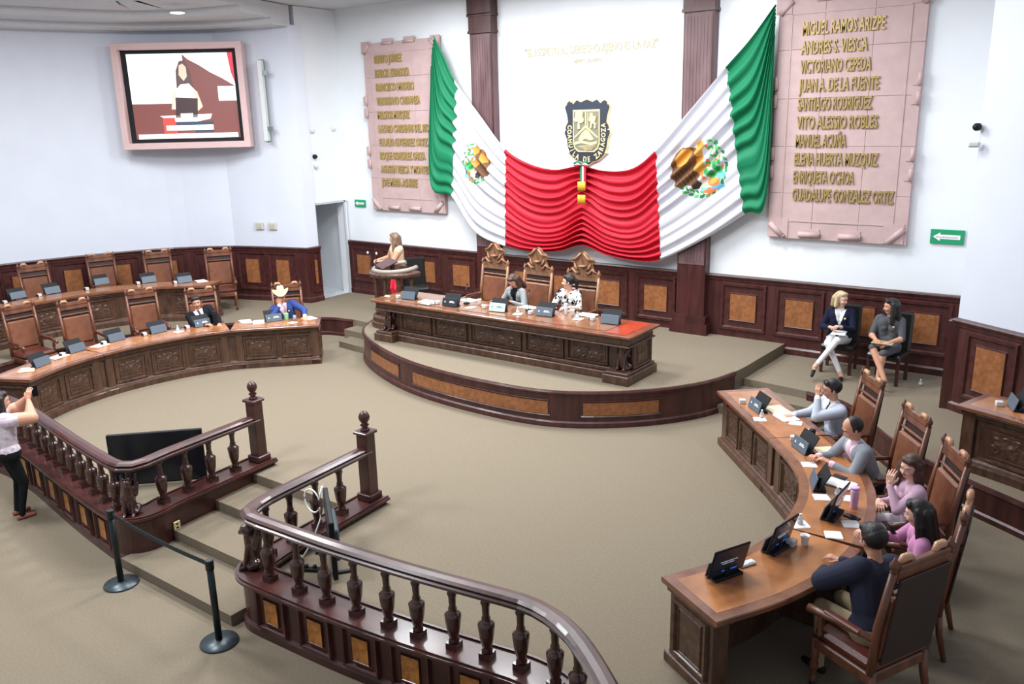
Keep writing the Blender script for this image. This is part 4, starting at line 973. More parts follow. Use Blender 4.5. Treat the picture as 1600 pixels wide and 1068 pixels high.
# stanchions and belt
def stanchion(x, y, lab):
    t = thing('stanchion', lab, 'stanchion', (x, y, ZO), 0, 'belt stanchions')
    MB().lathe([(.185, 0), (.19, .008), (.185, .02), (.05, .035), (.035, .04)], seg=32).build('base', mat('stanchion_base', srgb(66, 76, 82), .35, metal=.4), t)
    MB().lathe([(.034, .035), (.034, .86)], seg=16).build('post', blackm, t)
    MB().lathe([(.042, .82), (.042, .91), (.036, .92)], seg=16).build('belt_head', blackm, t); return t
s1, s2 = (-8.661, 4.149), (-6.773, 4.111)
stanchion(*s1, 'black belt stanchion farther from the camera, by the left balustrade'); stanchion(*s2, 'black belt stanchion nearer the camera, by the right balustrade')
t = thing('barrier_belt', 'black retractable belt stretched between the two stanchions', 'barrier belt'); A, B = Vector((*s1, ZO+.87)), Vector((*s2, ZO+.87)); m = MB(); vs = []
for i in range(13):
    k = i/12; p = A.lerp(B, k); z = p.z-.035*math.sin(PI*k); vs += [(p.x, p.y, z-.025), (p.x, p.y, z+.025), (p.x+.004, p.y+.004, z+.025), (p.x+.004, p.y+.004, z-.025)]
fs = [(4*i+j, 4*i+(j+1) % 4, 4*i+4+(j+1) % 4, 4*i+4+j) for i in range(12) for j in range(4)]+[(3, 2, 1, 0), (48, 49, 50, 51)]
m.add(vs, fs).build('webbing', mat('belt_cloth', srgb(30, 42, 44), .8), t)

# big black monitors on the chamber floor
def floor_monitor(label, A, B, zb, h, back=False):
    A, B = Vector(A), Vector(B); c = (A+B)/2; d = B-A; a = math.atan2(d.y, d.x); w = d.length
    t = thing('floor_monitor', label, 'television', (c.x, c.y, 0), a)
    MB().bev((0, .0, zb+h/2), (w, .05, h), .008).build('cabinet', black, t); MB().box((0, -.027, zb+h/2), (w-.04, .006, h-.04)).build('screen', mat('dead_screen', srgb(20, 25, 32), .25), t)
    MB().bev((0, .045, zb+h*.45), (w*.6, .06, h*.55), .015).build('rear_housing', mat('rear_plastic', srgb(70, 84, 92), .5), t)
    for s in (-1, 1): m = MB(); m.bev((s*w*.28, .0, .012), (.05, .34, .024), .006); m.bev((s*w*.28, 0, zb/2+.02), (.04, .03, zb+.06), .006); m.build('foot', blackm, t)
    return t
floor_monitor('wide black monitor standing behind the left balustrade', (-10.12, 4.95), (-9.30, 5.78), .03, .70)
floor_monitor('black monitor seen edge-on behind the right balustrade, cable hanging from it', (-6.66, 5.52), (-5.96, 4.98), .03, .64)
t = thing('white_cable', 'white cable looped beside the edge-on monitor behind the balustrade', 'cable', (-6.50, 5.25, 0)); m = MB()
pts = [(.12, 0, .86)]+[(.0+.13*math.cos(a)*.9, -.05, .68+.13*math.sin(a)) for a in np.linspace(.3, 5.9, 16)]+[(.1, -.04, .5), (.02, -.1, .25), (-.12, -.14, .03), (-.3, -.1, .01)]
m.tube(pts, .009, 6).build('cable_loop', paper, t)
t = thing('power_strip', 'black power strip with plugs on the carpet behind the right balustrade', 'power strip', (-6.40, 4.98, 0), .5); MB().bev((0, 0, .02), (.34, .06, .04), .008).build('strip_body', black, t)
for k in range(3): MB().bev((-.1+k*.09, 0, .055), (.035, .04, .035), .006).build('plug', black, t)

# ============================================================ PEOPLE
def ik(a, b, l1, l2, pole):
    a, b = Vector(a), Vector(b); d = b-a; L = min(d.length, (l1+l2)*.995); d.normalize(); b = a+d*L
    x = (l1*l1-l2*l2+L*L)/(2*L); h = math.sqrt(max(0, l1*l1-x*x)); p = Vector(pole); p = (p-d*p.dot(d)); p.normalize()
    return a+d*x+p*h, b
def hand_mesh(W, D, N, curl, side):
    "wrist W, pointing D, palm normal N; side=+1 right hand"
    D = D.normalized(); N = (N-D*N.dot(D)).normalized(); Sx = D.cross(N)*side   # towards the thumb side
    c = []
    for k, o in enumerate((.030, .011, -.009, -.028)):
        c.append((W+D*.005+Sx*o*.7, W+D*.085+Sx*o, .015, .0135))
    c.append((W-D*.03, W+D*.02, .026, .024))
    for k, (o, L) in enumerate(((.031, .070), (.0105, .080), (-.0105, .074), (-.030, .058))):
        p = W+D*.088+Sx*o; d = D; seg = L/3
        for j in range(3):
            a = curl*(.55+.2*j); d = (d*math.cos(a)+N*math.sin(a)).normalized(); 
            q = p+d*seg*(1.15-.15*j)+Sx*(o*.05); c.append((p, q, .0085-.001*j, .0078-.001*j)); p = q
    p = W+D*.02+Sx*.028; q = p+(D*.7+Sx*.7+N*.15).normalized()*.04; r = q+(D*.9+Sx*.25+N*(.3*curl+.1)).normalized()*.032
    c += [(p, q, .014, .011), (q, r, .0105, .008)]
    return blob_mesh(c, .0042, 1, 'hand')
def person(label, loc, rz, sit=True, lean=8, side=0, hy=0, hp=0, hr=0, hands=None, feet=None, top=None, sleeve='long', bottom=None, legs='pants', shoe=None, sk=skin, hair='short', hm=hblack,
           shirt=None, tie=None, cuff=None, s=1.0, seat=.50, curl=.9, elbow=(None, None), palm=(None, None), hdir=(None, None), bulk=None, female=False, knees=None, vneck=None, hat=False, pattern=None, group=None, pin=False):
    t = thing('person', label, 'person', loc, rz, group)
    if bulk is None: bulk = .010 if female else .022
    hz = (seat+.09) if sit else .925*s
    pel = Vector((0, -.02, hz)); d = Vector((math.sin(math.radians(side)), math.sin(math.radians(lean)), math.cos(math.radians(lean)))).normalized()
    R_ = Vector((1, 0, 0)); R_ = (R_-d*R_.dot(d)).normalized(); F = d.cross(R_)*1.0
    if F.y < 0: F = -F
    at = lambda u, f, h: pel+R_*u*s+F*f*s+d*h*s
    sw = .168 if female else .200; B = bulk
    caps = []; tags = []
    def cap(tag, p0, p1, r0, r1, sq=None): caps.append((p0, p1, r0*s, r1*s)+((sq,) if sq is not None else ())); tags.append(tag)
    cap('torso', at(-.075, 0, -.01), at(.075, 0, -.01), .115+B, .115+B); cap('torso', at(-.05, 0, .10), at(.05, 0, .10), .098+B, .098+B)
    for u in (-1, 1):
        cap('torso', at(u*.07, -.005, .14), at(u*.085, .0, .36), .088+B, .098+B); cap('torso', at(u*.07, .0, .36), at(u*(sw-.03), -.01, .43), .085+B, .055+B)
        if female: cap('torso', at(u*.06, .055, .30), at(u*.07, .055, .29), .060, .060)
    cap('torso', at(0, -.01, .40), at(0, 0, .46), .075+B, .055)
    hc = at(0, .02, .50)+Vector((0, .012, .13))*s; nk = at(0, -.005, .46)
    HR = Euler((-math.radians(hp), math.radians(hr), -math.radians(hy))).to_matrix(); hd = lambda x, y, z: hc+HR @ Vector((x, y, z))*s
    cap('neck', nk, hd(0, -.015, -.06), .052, .05)
    e = HR @ Matrix.Diagonal((.80, .98, 1.02)) @ HR.transposed()
    cap('head', hd(0, -.01, .03), hd(0, -.01, .035), .102, .10, e); cap('head', hd(0, .02, -.03), hd(0, .03, -.075), .066, .042); cap('head', hd(0, .055, -.06), hd(0, .05, -.085), .026, .022)
    cap('head', hd(0, .086, .01), hd(0, .103, -.025), .009, .014); cap('head', hd(-.03, .06, -.025), hd(.03, .06, -.025), .03, .03)
    for u in (-1, 1): cap('head', hd(u*.08, -.01, .012), hd(u*.083, -.012, -.02), .014, .011)
    for u in (-1, 1): cap('head', hd(u*.02, .086, .038), hd(u*.045, .076, .036), .010, .009)
    hands = hands or ((.16, .36, .78), (-.16, .36, .78)); arm_end = []
    for k, u in enumerate((1, -1)):
        sh = at(u*sw, -.005, .42); pole = elbow[k] or (u*.6, -.4, -.7)
        el, wr = ik(sh, hands[k], .285*s, .245*s, pole)
        cap('arm_u', sh, el, .053+B, .042+B); cap('arm_f', el, wr, .041+B, .027+(B*.6 if sleeve == 'long' else 0)); cap('hand', wr, wr+(wr-el).normalized()*.01, .026, .024)
        arm_end.append((el, wr))
    if sit:
        kn = knees or ((.12, .42, seat+.07), (-.12, .42, seat+.07)); ft = feet or ((.13, .46, .07), (-.13, .46, .07))
    else:
        ft = feet or ((.10, 0, .07), (-.10, .02, .07)); kn = None
    for k, u in enumerate((1, -1)):
        hip = pel+Vector((u*.09*s, .01, -.03)); an = Vector(ft[k])
        if kn: kk = Vector(kn[k])
        else: kk, an = ik(hip, an, .43*s, .42*s, (u*.05, 1, 0))
        cap('thigh', hip, kk, .088, .062); cap('shin', kk, an, .056, .037)
        fd = Vector((u*.12, 1, 0)).normalized() if not kn else (Vector((kk.x-hip.x, kk.y-hip.y, 0)).normalized())
        fd = fd if an.z < .15 else (fd*.8+Vector((0, 0, -.5))).normalized()
        cap('foot', an+Vector((0, 0, -.035))-fd*.03, an+fd*.14*s+Vector((0, 0, -.04)), .036, .027)
    if legs == 'skirt':
        if sit: cap('thigh', (Vector(pel)+Vector((0, .1, -.02))), (Vector(kn[0])+Vector(kn[1]))/2+Vector((0, -.06, .0)), .12, .085)
        else: cap('thigh', pel+Vector((0, 0, -.05)), pel+Vector((0, 0, -.40)), .13, .15)
    body = blob_mesh(caps, .0085, 4, 'body')
    # colour faces by the nearest limb
    n = len(body.polygons); C = np.empty(n*3, 'f'); body.polygons.foreach_get('center', C); C = C.reshape(-1, 3)
    best = np.full(n, 1e9); bi = np.zeros(n, int); bt = np.zeros(n)
    for i, c in enumerate(caps):
        p0 = np.array(c[0]); p1 = np.array(c[1]); v = p1-p0; L2_ = max(1e-8, v @ v); tt = np.clip(((C-p0) @ v)/L2_, 0, 1)
        dist = np.linalg.norm(C-(p0+tt[:, None]*v), axis=1)-(c[2]+(c[3]-c[2])*tt); w = dist < best; best[w] = dist[w]; bi[w] = i; bt[w] = tt[w]
    tg = np.array(tags)[bi]; rel = C-np.array(pel); u_ = rel @ np.array(R_)/s; h_ = rel @ np.array(d)/s; f_ = rel @ np.array(F)/s
    mats = [sk, top, bottom or top, shoe or black, shirt or sk, tie or black, cuff or paper]; mi = np.zeros(n, int)
    mi[tg == 'torso'] = 1; mi[(tg == 'torso') & (h_ < (.0 if sit else .02)) & (f_ > -.2)] = 2 if legs != 'dress' else 1
    mi[(tg == 'torso') & (h_ > .485) & (np.abs(u_) < .055)] = 0
    if sleeve == 'long': mi[(tg == 'arm_u') | (tg == 'arm_f')] = 1
    elif sleeve == 'elbow': mi[tg == 'arm_u'] = 1; mi[(tg == 'arm_f') & (bt < .1)] = 1
    elif sleeve == 'short': mi[(tg == 'arm_u') & (bt < .55)] = 1
    elif sleeve == 'cap': mi[(tg == 'arm_u') & (bt < .22)] = 1
    if cuff: mi[(tg == 'arm_f') & (bt > .90)] = 6
    mi[(tg == 'thigh')] = 2; mi[tg == 'shin'] = 2; mi[tg == 'foot'] = 3
    if legs in ('skirt', 'dress'): mi[tg == 'shin'] = 0; mi[(tg == 'foot') & (bt < .2)] = 0
    if legs == 'crop': mi[(tg == 'shin') & (bt > .86)] = 0; mi[(tg == 'foot') & (bt < .35)] = 0
    if legs == 'dress': mats[2] = top
    if shirt or vneck:
        k0 = .22 if shirt else .34; V_ = (tg == 'torso') & (f_ > .0) & (h_ > k0) & (np.abs(u_) < (h_-k0)*(.30 if shirt else .42)+(.012 if shirt else 0)); mi[V_] = 4 if shirt else 0
        if tie: mi[V_ & (np.abs(u_) < .02+(h_ < .3)*.008)] = 5
        if shirt: mi[(tg == 'neck') & (bt < .35)] = 4
    # append hands as closed gloves of skin at the wrists
    parts = []
    for k, u in enumerate((1, -1)):
        el, wr = arm_end[k]; D = Vector(hdir[k]) if hdir[k] else (wr-el); N = Vector(palm[k]) if palm[k] else Vector((0, 0, -1))
        parts.append(hand_mesh(wr+(wr-el).normalized()*.02, D, N, curl, u))
    vs = np.empty(len(body.vertices)*3, 'f'); body.vertices.foreach_get('co', vs); V = [vs.reshape(-1, 3)]; Fc = [tuple(p.vertices) for p in body.polygons]; off = len(body.vertices); MI = list(mi)
    for hmesh in parts:
        v2 = np.empty(len(hmesh.vertices)*3, 'f'); hmesh.vertices.foreach_get('co', v2); V.append(v2.reshape(-1, 3)); Fc += [tuple(i+off for i in p.vertices) for p in hmesh.polygons]; off += len(hmesh.vertices); MI += [0]*len(hmesh.polygons); bpy.data.meshes.remove(hmesh)
    me = bpy.data.meshes.new('body'); me.from_pydata(np.concatenate(V).tolist(), [], Fc)
    for m_ in mats: me.materials.append(m_)
    me.polygons.foreach_set('material_index', [int(x) for x in MI]); me.polygons.foreach_set('use_smooth', [True]*len(Fc)); me.update(); bpy.data.meshes.remove(body)
    o = bpy.data.objects.new('body', me); COL.objects.link(o); o.parent = t
    # face
    for u in (-1, 1):
        m = MB(); m.lathe([(.001, -.008), (.007, -.005), (.009, 0), (.007, .005), (.001, .008)], hd(u*.031, .082, .013), 10); m.build('eye', EYEW, t)
        m = MB(); m.lathe([(.001, -.0065), (.0055, -.003), (.0065, 0), (.0055, .003), (.001, .0065)], hd(u*.030, .088, .013), 8); m.build('iris', EYED, t)
        MB().tube([hd(u*.015, .096, .036), hd(u*.03, .098, .042), hd(u*.05, .083, .036)], .0035, 5).build('eyebrow', hm, t)
    MB().tube([hd(-.024, .077, -.052), hd(0, .091, -.056), hd(.024, .077, -.052)], [.003, .006, .003], 6).build('mouth', LIP, t)
    # hair
    H = []
    e2_ = HR @ Matrix.Diagonal((.86, 1.0, .96)) @ HR.transposed()
    def hcap(a, b, r0, r1, sq=None): H.append((hd(*a), hd(*b), r0*s, r1*s)+((sq,) if sq is not None else ()))
    if hair == 'bald_front': hcap((0, -.034, .035), (0, -.034, .045), .104, .100, e2_)
    else: hcap((0, -.028, .045), (0, -.025, .05), .108, .102, e2_); hcap((-.03, .045, .098), (.03, .045, .098), .036, .036)
    for u in (-1, 1): hcap((u*.072, -.02, .04), (u*.074, .01, -.0), .022, .012)
    if hair in ('long', 'verylong', 'wavy', 'bob'):
        Lh = {'bob': -.10, 'long': -.24, 'wavy': -.26, 'verylong': -.36}[hair]
        for u in (-1, 1):
            hcap((u*.075, -.02, .05), (u*.088, -.01, -.08), .034, .038); hcap((u*.088, -.015, -.08), (u*.10, -.01+(.03 if hair != 'bob' else 0), Lh), .040, .028)
            hcap((u*.05, -.08, .02), (u*.06, -.10, Lh), .06, .04)
            if hair == 'wavy': hcap((u*.11, -.03, -.04), (u*.125, -.02, -.16), .035, .04)
        hcap((0, -.085, .02), (0, -.11, Lh-.02), .07, .05)
    if hair == 'pony': hcap((0, -.10, .05), (0, -.15, .02), .04, .04); hcap((0, -.15, .02), (0, -.15, -.16), .038, .02)
    if hair == 'bun': hcap((0, -.12, .04), (0, -.14, .03), .045, .04)
    hme = blob_mesh(H, .009, 1, 'hair')
    link(hme, 'hair', hm, t)
    if pin: MB().lathe([(.001, 0), (.02, .004), (.001, .01)], at(-.09, .125, .34), 10, rot=Euler((-PI/2, 0, 0)).to_matrix()).build('lapel_pin', goldp, t)
    if pattern:      # scattered print on the blouse
        pm, cnt, rr, seed = pattern; rg = random.Random(seed); m = MB(); idx = [i for i in range(n) if mi[i] == 1]
        me_n = me.polygons
        for k in range(cnt):
            i = rg.choice(idx); p = me_n[i]; c0 = Vector(p.center); nn = Vector(p.normal); a_ = nn.orthogonal().normalized(); b_ = nn.cross(a_); r0 = rr*rg.uniform(.5, 1.2); an = rg.uniform(0, 6)
            V_ = [c0+nn*.004+(a_*math.cos(an+q*PI/3)+b_*math.sin(an+q*PI/3))*r0*(1 if q % 2 else .55) for q in range(6)]; m.add(V_, [tuple(range(6))])
        m.build('blouse_print', pm, t, kind='stuff')
    t['_h'] = tuple(hc); return t, hc, HR
def straw_hat(label, pos, rz, HR=None):
    t = thing('cowboy_hat', label, 'hat', pos, rz); hm_ = mat('straw', srgb(218, 208, 168), .8, bump=.4, bscale=140)
    m = MB(); n = 36; prof = [(.001, .135), (.045, .14), (.070, .132), (.086, .09), (.096, .02), (.103, .0), (.135, -.004), (.165, .004), (.172, .012)]
    vs = []
    for r, z in prof:
        for k in range(n):
            a = 2*PI*k/n; ca, sa = math.cos(a), math.sin(a); zz = z+(.075*abs(ca)**2.2*max(0, (r-.10))/.09 if r > .1 else 0)-(.03*sa*sa*max(0, r-.1)/.09); 
            if z > .1 and abs(ca) < .35: zz -= .035*(1-abs(ca)/.35)*(1 if r > .02 else 1)
            vs.append((r*ca*(.9 if r > .1 else .82), r*sa*1.12, zz))
    fs = [(i*n+k, i*n+(k+1) % n, (i+1)*n+(k+1) % n, (i+1)*n+k) for i in range(len(prof)-1) for k in range(n)]
    m.add(vs, fs, True); m.build('hat_body', hm_, t)
    m = MB(); m.lathe([(.099, .005), (.099, .022)], seg=24); o = m.build('hat_band', mat('hat_band', srgb(200, 184, 140), .7), t); o.scale = (.84, 1.14, 1)
    return t
navy = cloth('navy_cloth', 46, 50, 66); navy2 = cloth('blue_navy', 26, 30, 52); paleblue = cloth('pale_blue_cloth', 182, 190, 204); greyc = cloth('grey_cloth', 142, 148, 156); rosec = cloth('rose_cloth', 206, 172, 192)
magenta = cloth('magenta_cloth', 200, 138, 178); blk = cloth('black_cloth', 24, 26, 34); royal = cloth('royal_blue_cloth', 56, 76, 138); whitec = cloth('white_cloth', 232, 232, 236); khaki = cloth('khaki_cloth', 168, 150, 120)
pinkshirt = cloth('pink_shirt', 236, 206, 220); tweed = cloth('tweed_cloth', 178, 182, 182, c2=srgb(110, 116, 120), vscale=90); creamb = cloth('cream_blouse', 226, 200, 172, c2=srgb(206, 176, 146), vscale=30)
redc = cloth('red_trousers', 226, 50, 70); greyd = cloth('grey_dress', 84, 86, 90); floral = cloth('white_floral', 226, 220, 226, c2=srgb(206, 188, 200), vscale=24); darkt = cloth('dark_trousers', 22, 26, 28)
def ch(bx, by, ang, f=.06): x, y = seat_from_back(bx, by, ang); return (x-math.sin(ang)*f, y+math.cos(ang)*f)
# right-hand desk
A1 = dirang(-.80, -.60)
x, y = ch(-2.26, 10.42, A1); person('man in pale blue blazer resting his cheek on his hand at the right desk', (x, y, 0), A1, lean=10, side=-4, hy=8, hp=10, hands=((.22, .46, .80), (-.06, .27, 1.12)), top=paleblue, shirt=paper, tie=navy, bottom=navy, sk=skin, hair='short', cuff=paper, palm=(None, (.4, -.6, .3)), hdir=(None, (.1, .05, 1)), elbow=(None, (-.3, .8, -.8)), curl=.5)
A2 = dirang(-.80, -.60)
x, y = ch(-1.56, 9.38, A2, .12); person('man in grey blazer and pink shirt writing at the right desk', (x, y, 0), A2, lean=24, hy=0, hp=26, hands=((.10, .52, .82), (-.12, .46, .82)), top=greyc, shirt=pinkshirt, bottom=navy, sk=skin, hair='bald_front', cuff=pinkshirt, curl=.9)
A3 = dirang(-.86, -.50)
x, y = ch(-.98, 8.44, A3, .02); person('smiling woman in pale pink top with her chin on her hand', (x, y, 0), A3, lean=10, hy=-38, hp=12, hr=-10, hands=((-.02, .34, .82), (-.10, .29, 1.02)), top=rosec, bottom=whitec, sk=skinl, hair='wavy', hm=hbrown, female=True, s=.95, palm=((0, 0, -1), (.5, -.4, .2)), hdir=((-1, .2, 0), (.1, -.1, 1)), elbow=(None, (-.3, .9, -.6)), curl=.8)
A4 = dirang(-1, -.25)
x, y = ch(-.70, 7.38, A4, .02); person('woman in magenta blouse with long black hair turned to her neighbour', (x, y, 0), A4, lean=8, side=-10, hy=8, hp=12, hands=((.10, .40, .86), (-.20, .28, .72)), top=magenta, bottom=navy, sk=skinl, hair='verylong', hm=hblack, female=True, s=.97)
A5 = dirang(-.90, .44)
x, y = ch(-.84, 6.12, A5, .04); person('man in navy jacket seen from behind in the nearest armchair', (x, y, 0), A5, lean=18, side=12, hy=10, hp=12, hands=((.22, .52, .82), (-.02, .50, .82)), top=navy, bottom=khaki, sk=skin, hair='short', hm=hblack, bulk=.038, s=1.06, elbow=(None, (-1, .1, -.3)), feet=((.16, .46, .07), (-.16, .36, .07)))
# presiding table
person('woman in grey tweed jacket bent over her papers at the presiding table', (-8.62, 11.98, ZS), PI-.1, lean=24, hy=4, hp=40, hands=((.16, .40, .82), (-.14, .40, .82)), top=tweed, vneck=None, shirt=blk, bottom=blk, sk=skin, hair='long', hm=hbrown, female=True, s=.96, seat=.50)
person('woman in black and white patterned blouse looking sideways at the presiding table', (-7.62, 12.05, ZS), PI+.08, lean=9, hy=66, hp=0, hands=((.12, .42, .82), (-.16, .40, .82)), top=mat('patterned_cloth', srgb(226, 230, 228), .8), sleeve='elbow', vneck=True, bottom=blk, sk=skinl, hair='pony', hm=hblack, female=True, s=.98, pattern=(blk, 150, .03, 4))
# speaker at the lectern
lx, ly = (-12.515, 12.819)
person('woman in beige ruffled blouse and red trousers speaking at the round lectern', (lx+.02, ly+.02, ZS), dirang(-.35, -.94), sit=False, lean=3, hy=48, hp=6, bulk=.022, hands=((.30, .26, 1.08), (.02, .34, 1.08)), top=creamb, sleeve='cap', bottom=redc, sk=skin, hair='long', hm=hlight, female=True, s=.98)
# seated by the back wall
cross = dict(knees=((.10, .42, .60), (-.02, .46, .66)), feet=((-.10, .46, .08), (.26, .60, .22)))
person('blond woman in navy blazer and white trousers seated by the panelled wall', (-3.50, 13.62, ZG), PI+.12, lean=2, hy=-58, hp=6, hands=((.12, .26, .80), (-.08, .28, .82)), top=navy2, shirt=paper, bottom=whitec, legs='crop', sk=skinl, hair='bob', hm=hblond, female=True, s=.98, pin=True, knees=((.10, .42, .57), (-.04, .46, .64)), feet=((-.14, .42, .07), (.24, .62, .22)))
person('dark-haired woman in grey dress with bare crossed legs by the wall', (-2.72, 13.45, ZG), PI-.06, lean=2, hy=58, hp=4, hands=((.10, .30, .74), (-.10, .30, .72)), top=greyd, sleeve='elbow', bottom=greyd, legs='dress', sk=skin, hair='long', hm=hblack, female=True, s=.98, pin=True, knees=((.10, .42, .64), (-.06, .44, .57)), feet=((-.16, .60, .22), (-.04, .52, .07)))
# left desk
p = PL[3][0]; a = face_to(p[0], p[1], -9.5, 7.0); x, y = ch(p[0], p[1], a, .14)
person('man in black suit leaning to one side at the left lower desk', (x, y, 0), a, lean=8, side=20, hy=6, hp=6, hr=8, hands=((.10, .42, .80), (-.16, .42, .80)), top=blk, shirt=paper, tie=mat('wine_tie', srgb(96, 40, 60), .6), bottom=blk, sk=skin, hair='short', pin=True)
p = PL[4][0]; a = face_to(p[0], p[1], -9.5, 7.5); x, y = ch(p[0], p[1], a, .14)
_, hc, HR = person('man in royal blue blazer with his hand to his brow under a straw hat', (x, y, 0), a, lean=9, side=14, hy=-6, hp=22, hands=((.16, .25, 1.06), (-.30, .42, .84)), top=royal, shirt=pinkshirt, bottom=navy, sk=skin, hair='short', cuff=paper, hdir=((0, -.05, 1), None), palm=((-.3, -.7, 0), None), elbow=((.3, .9, -.6), (-.9, -.2, -.3)), curl=.4, pin=True)
R4 = Matrix.Translation((x, y, 0)) @ Matrix.Rotation(a, 4, 'Z'); hp_ = R4 @ (hc+HR @ Vector((0, 0, .10)))
hat = straw_hat('cream straw cowboy hat on the man in royal blue', hp_, a); hat.rotation_euler = (math.radians(-8), math.radians(4), a)
# woman photographing over the left balustrade
wx, wy = (-11.505, 4.412)
A = dirang(.05, 1.0)
_, hc, HR = person('woman in floral blouse and black trousers holding up a phone at the balustrade', (wx+.06, wy-.12, ZO), A, sit=False, lean=2, hy=4, hp=4, hands=((.18, .30, 1.60), (.02, .34, 1.60)), bulk=.040, top=floral, sleeve='short', bottom=darkt, shoe=mat('tan_shoe', srgb(150, 90, 70), .5), sk=skin, hair='long', hm=hblack, female=True, s=1.04, hdir=((-.2, .3, 1), (.2, .3, 1)), elbow=((.9, .1, -.8), (-.9, .1, -.8)), pattern=(mat('print_mauve', srgb(196, 170, 190), .8), 90, .028, 2), curl=.5)

# ============================================================ THINGS ON THE DESKS
def inst(kind, fn, loc, rz, label, group):
    if kind in PR: return copy_tree(PR[kind], loc, rz, label, group)
    PR[kind] = fn(loc, rz, label, group); return PR[kind]
PR = {}
def screen_unit(loc, rz, label, group, kind='blank'):
    "tablet on a stand; local -Y faces the user, +Y (plate side) faces the chamber"
    t = thing('desk_screen', label, 'tablet', loc, rz, group); h = .21 if kind != 'lit' else .29
    wt = .33 if kind != 'lit' else .38
    M = Matrix.Translation((0, -.02, .115)) @ Matrix.Rotation(math.radians(-22 if kind != 'x' else 0), 4, 'X')
    o = MB().bev((0, 0, 0), (wt, .014, h), .005).build('tablet', black, t); o.matrix_local = Matrix.Translation((0, -.03, .165 if kind == 'lit' else .115)) @ Matrix.Rotation(math.radians(16 if kind == 'lit' else 30), 4, 'X')
    g_ = MB().box((0, -.0085, 0), (wt-.025, .002, h-.025)).build('glass', screenb if kind != 'lit' else mat('lit_screen', srgb(20, 24, 32), .1, emit=.6), o)
    if kind == 'lit':
        m = MB(); 
        for (x0, x1, z) in ((-.10, .08, .01), (-.08, .05, -.012)): m.box(((x0+x1)/2, -.0115, z), (x1-x0, .001, .007))
        m.build('screen_text', mat('screen_line', srgb(170, 180, 200), .5, emit=.6), o)
        MB().box((.02, -.0115, -.095), (.16, .001, .012)).build('task_bar', mat('screen_blue', srgb(50, 90, 190), .5, emit=.9), o)
    pl = MB().bev((0, .060, .075), (.31, .012, .145), .003, rx=.30).build('name_plate', plateg if kind == 'pale' else (mat('black_plate', srgb(34, 38, 44), .35) if kind == 'dark' else platem), t)
    if kind in ('text', 'dark', 'pale'):
        m = MB(); mm = paper if kind != 'pale' else platem
        m.prism([(-.11, .0), (-.095, .03), (-.08, 0)], .0, .001, 'xz')
        for (x0, x1, z) in ((.0, .085, .018), (-.01, .105, .0)): m.prism([(x0, z), (x1, z), (x1, z+.010), (x0, z+.010)], 0, .001, 'xz')
        o2 = m.build('plate_lettering', mm, pl); o2.matrix_local = Matrix.Translation((0, .0675, .070)) @ Matrix.Rotation(.30, 4, 'X') @ Matrix.Diagonal((-1, 1, 1, 1))
    m = MB(); m.bev((0, .01, .012), (.30, .12, .024), .006); m.bev((0, .0, .06), (.06, .05, .1), .006); m.build('stand', black, t)
    return t
def place_screen(pos, z, rz, label, kind='blank', group='desk screens'):
    return inst('scr_'+kind, lambda l, r, lb, g: screen_unit(l, r, lb, g, kind), (pos[0], pos[1], z), rz, label, group)
def power_box(loc, rz, label, group):
    t = thing('socket_box', label, 'box', loc, rz, group); MB().bev((0, 0, .03), (.07, .08, .06), .008).build('housing', lgrey, t); MB().bev((.045, 0, .028), (.02, .06, .045), .004).build('front_cover', black, t); return t
def cup(loc, rz, label, group):
    t = thing('paper_cup', label, 'cup', loc, rz, group); MB().lathe([(.028, 0), (.030, .002), (.040, .092), (.043, .096), (.040, .098), (.028, .01), (.001, .009)], seg=18).build('cup_body', paper, t)
    MB().lathe([(.001, .07), (.037, .0705)], seg=18).build('drink', mat('coffee', srgb(90, 60, 40), .2), t); return t
def napkin(loc, rz, label, group):
    t = thing('napkin', label, 'napkin', loc, rz, group); MB().bev((0, 0, .002), (.15, .14, .004), .001).build('lower_fold', paper, t); MB().bev((.006, .004, .0055), (.14, .13, .003), .001, rz=.06).build('upper_fold', paper, t); return t
def bottle(loc, rz, label, group):
    t = thing('small_bottle', label, 'bottle', loc, rz, group); MB().lathe([(.02, 0), (.026, .004), (.026, .05), (.022, .065), (.010, .08), (.010, .09)], seg=14).build('bottle_body', glass, t); MB().lathe([(.012, .088), (.012, .102)], seg=12).build('cap', paper, t)
    MB().lathe([(.0268, .018), (.0268, .045)], seg=14).build('bottle_label', lgrey, t); return t
def sheets(loc, rz, label, group, m=None, n=3, w=.21, l=.29):
    t = thing('papers', label, 'papers', loc, rz, group)
    for k in range(n): MB().bev((random.uniform(-.01, .01), random.uniform(-.01, .01), .0025+k*.005), (w, l, .004), .001, rz=random.uniform(-.12, .12)).build('sheet', m or paper, t)
    return t
def tumbler(loc, rz, label, m, h=.19, r=.038, name='tumbler'):
    t = thing(name, label, 'tumbler', loc, rz); MB().lathe([(r*.75, 0), (r*.8, .004), (r, h*.85), (r, h)], seg=18).build('tumbler_body', m, t); MB().lathe([(r*1.08, h), (r*1.08, h+.015), (r*.8, h+.022), (.001, h+.022)], seg=18).build('lid', m, t)
    return t
def phone(loc, rz, label, rot=None):
    t = thing('phone', label, 'phone', loc, rz); MB().bev((0, 0, .005), (.075, .15, .009), .004).build('phone_body', black, t); MB().box((0, 0, .0100), (.068, .138, .0008)).build('glass', screenb, t)
    if rot: t.rotation_euler = rot
    return t
CE = (-8.3, 8.0)
def toC(p): return math.atan2(CE[1]-p[1], CE[0]-p[0])-PI/2      # +Y towards the chamber
ZT = .7815; ZP = ZS+.786; Z2 = ZG+.7815
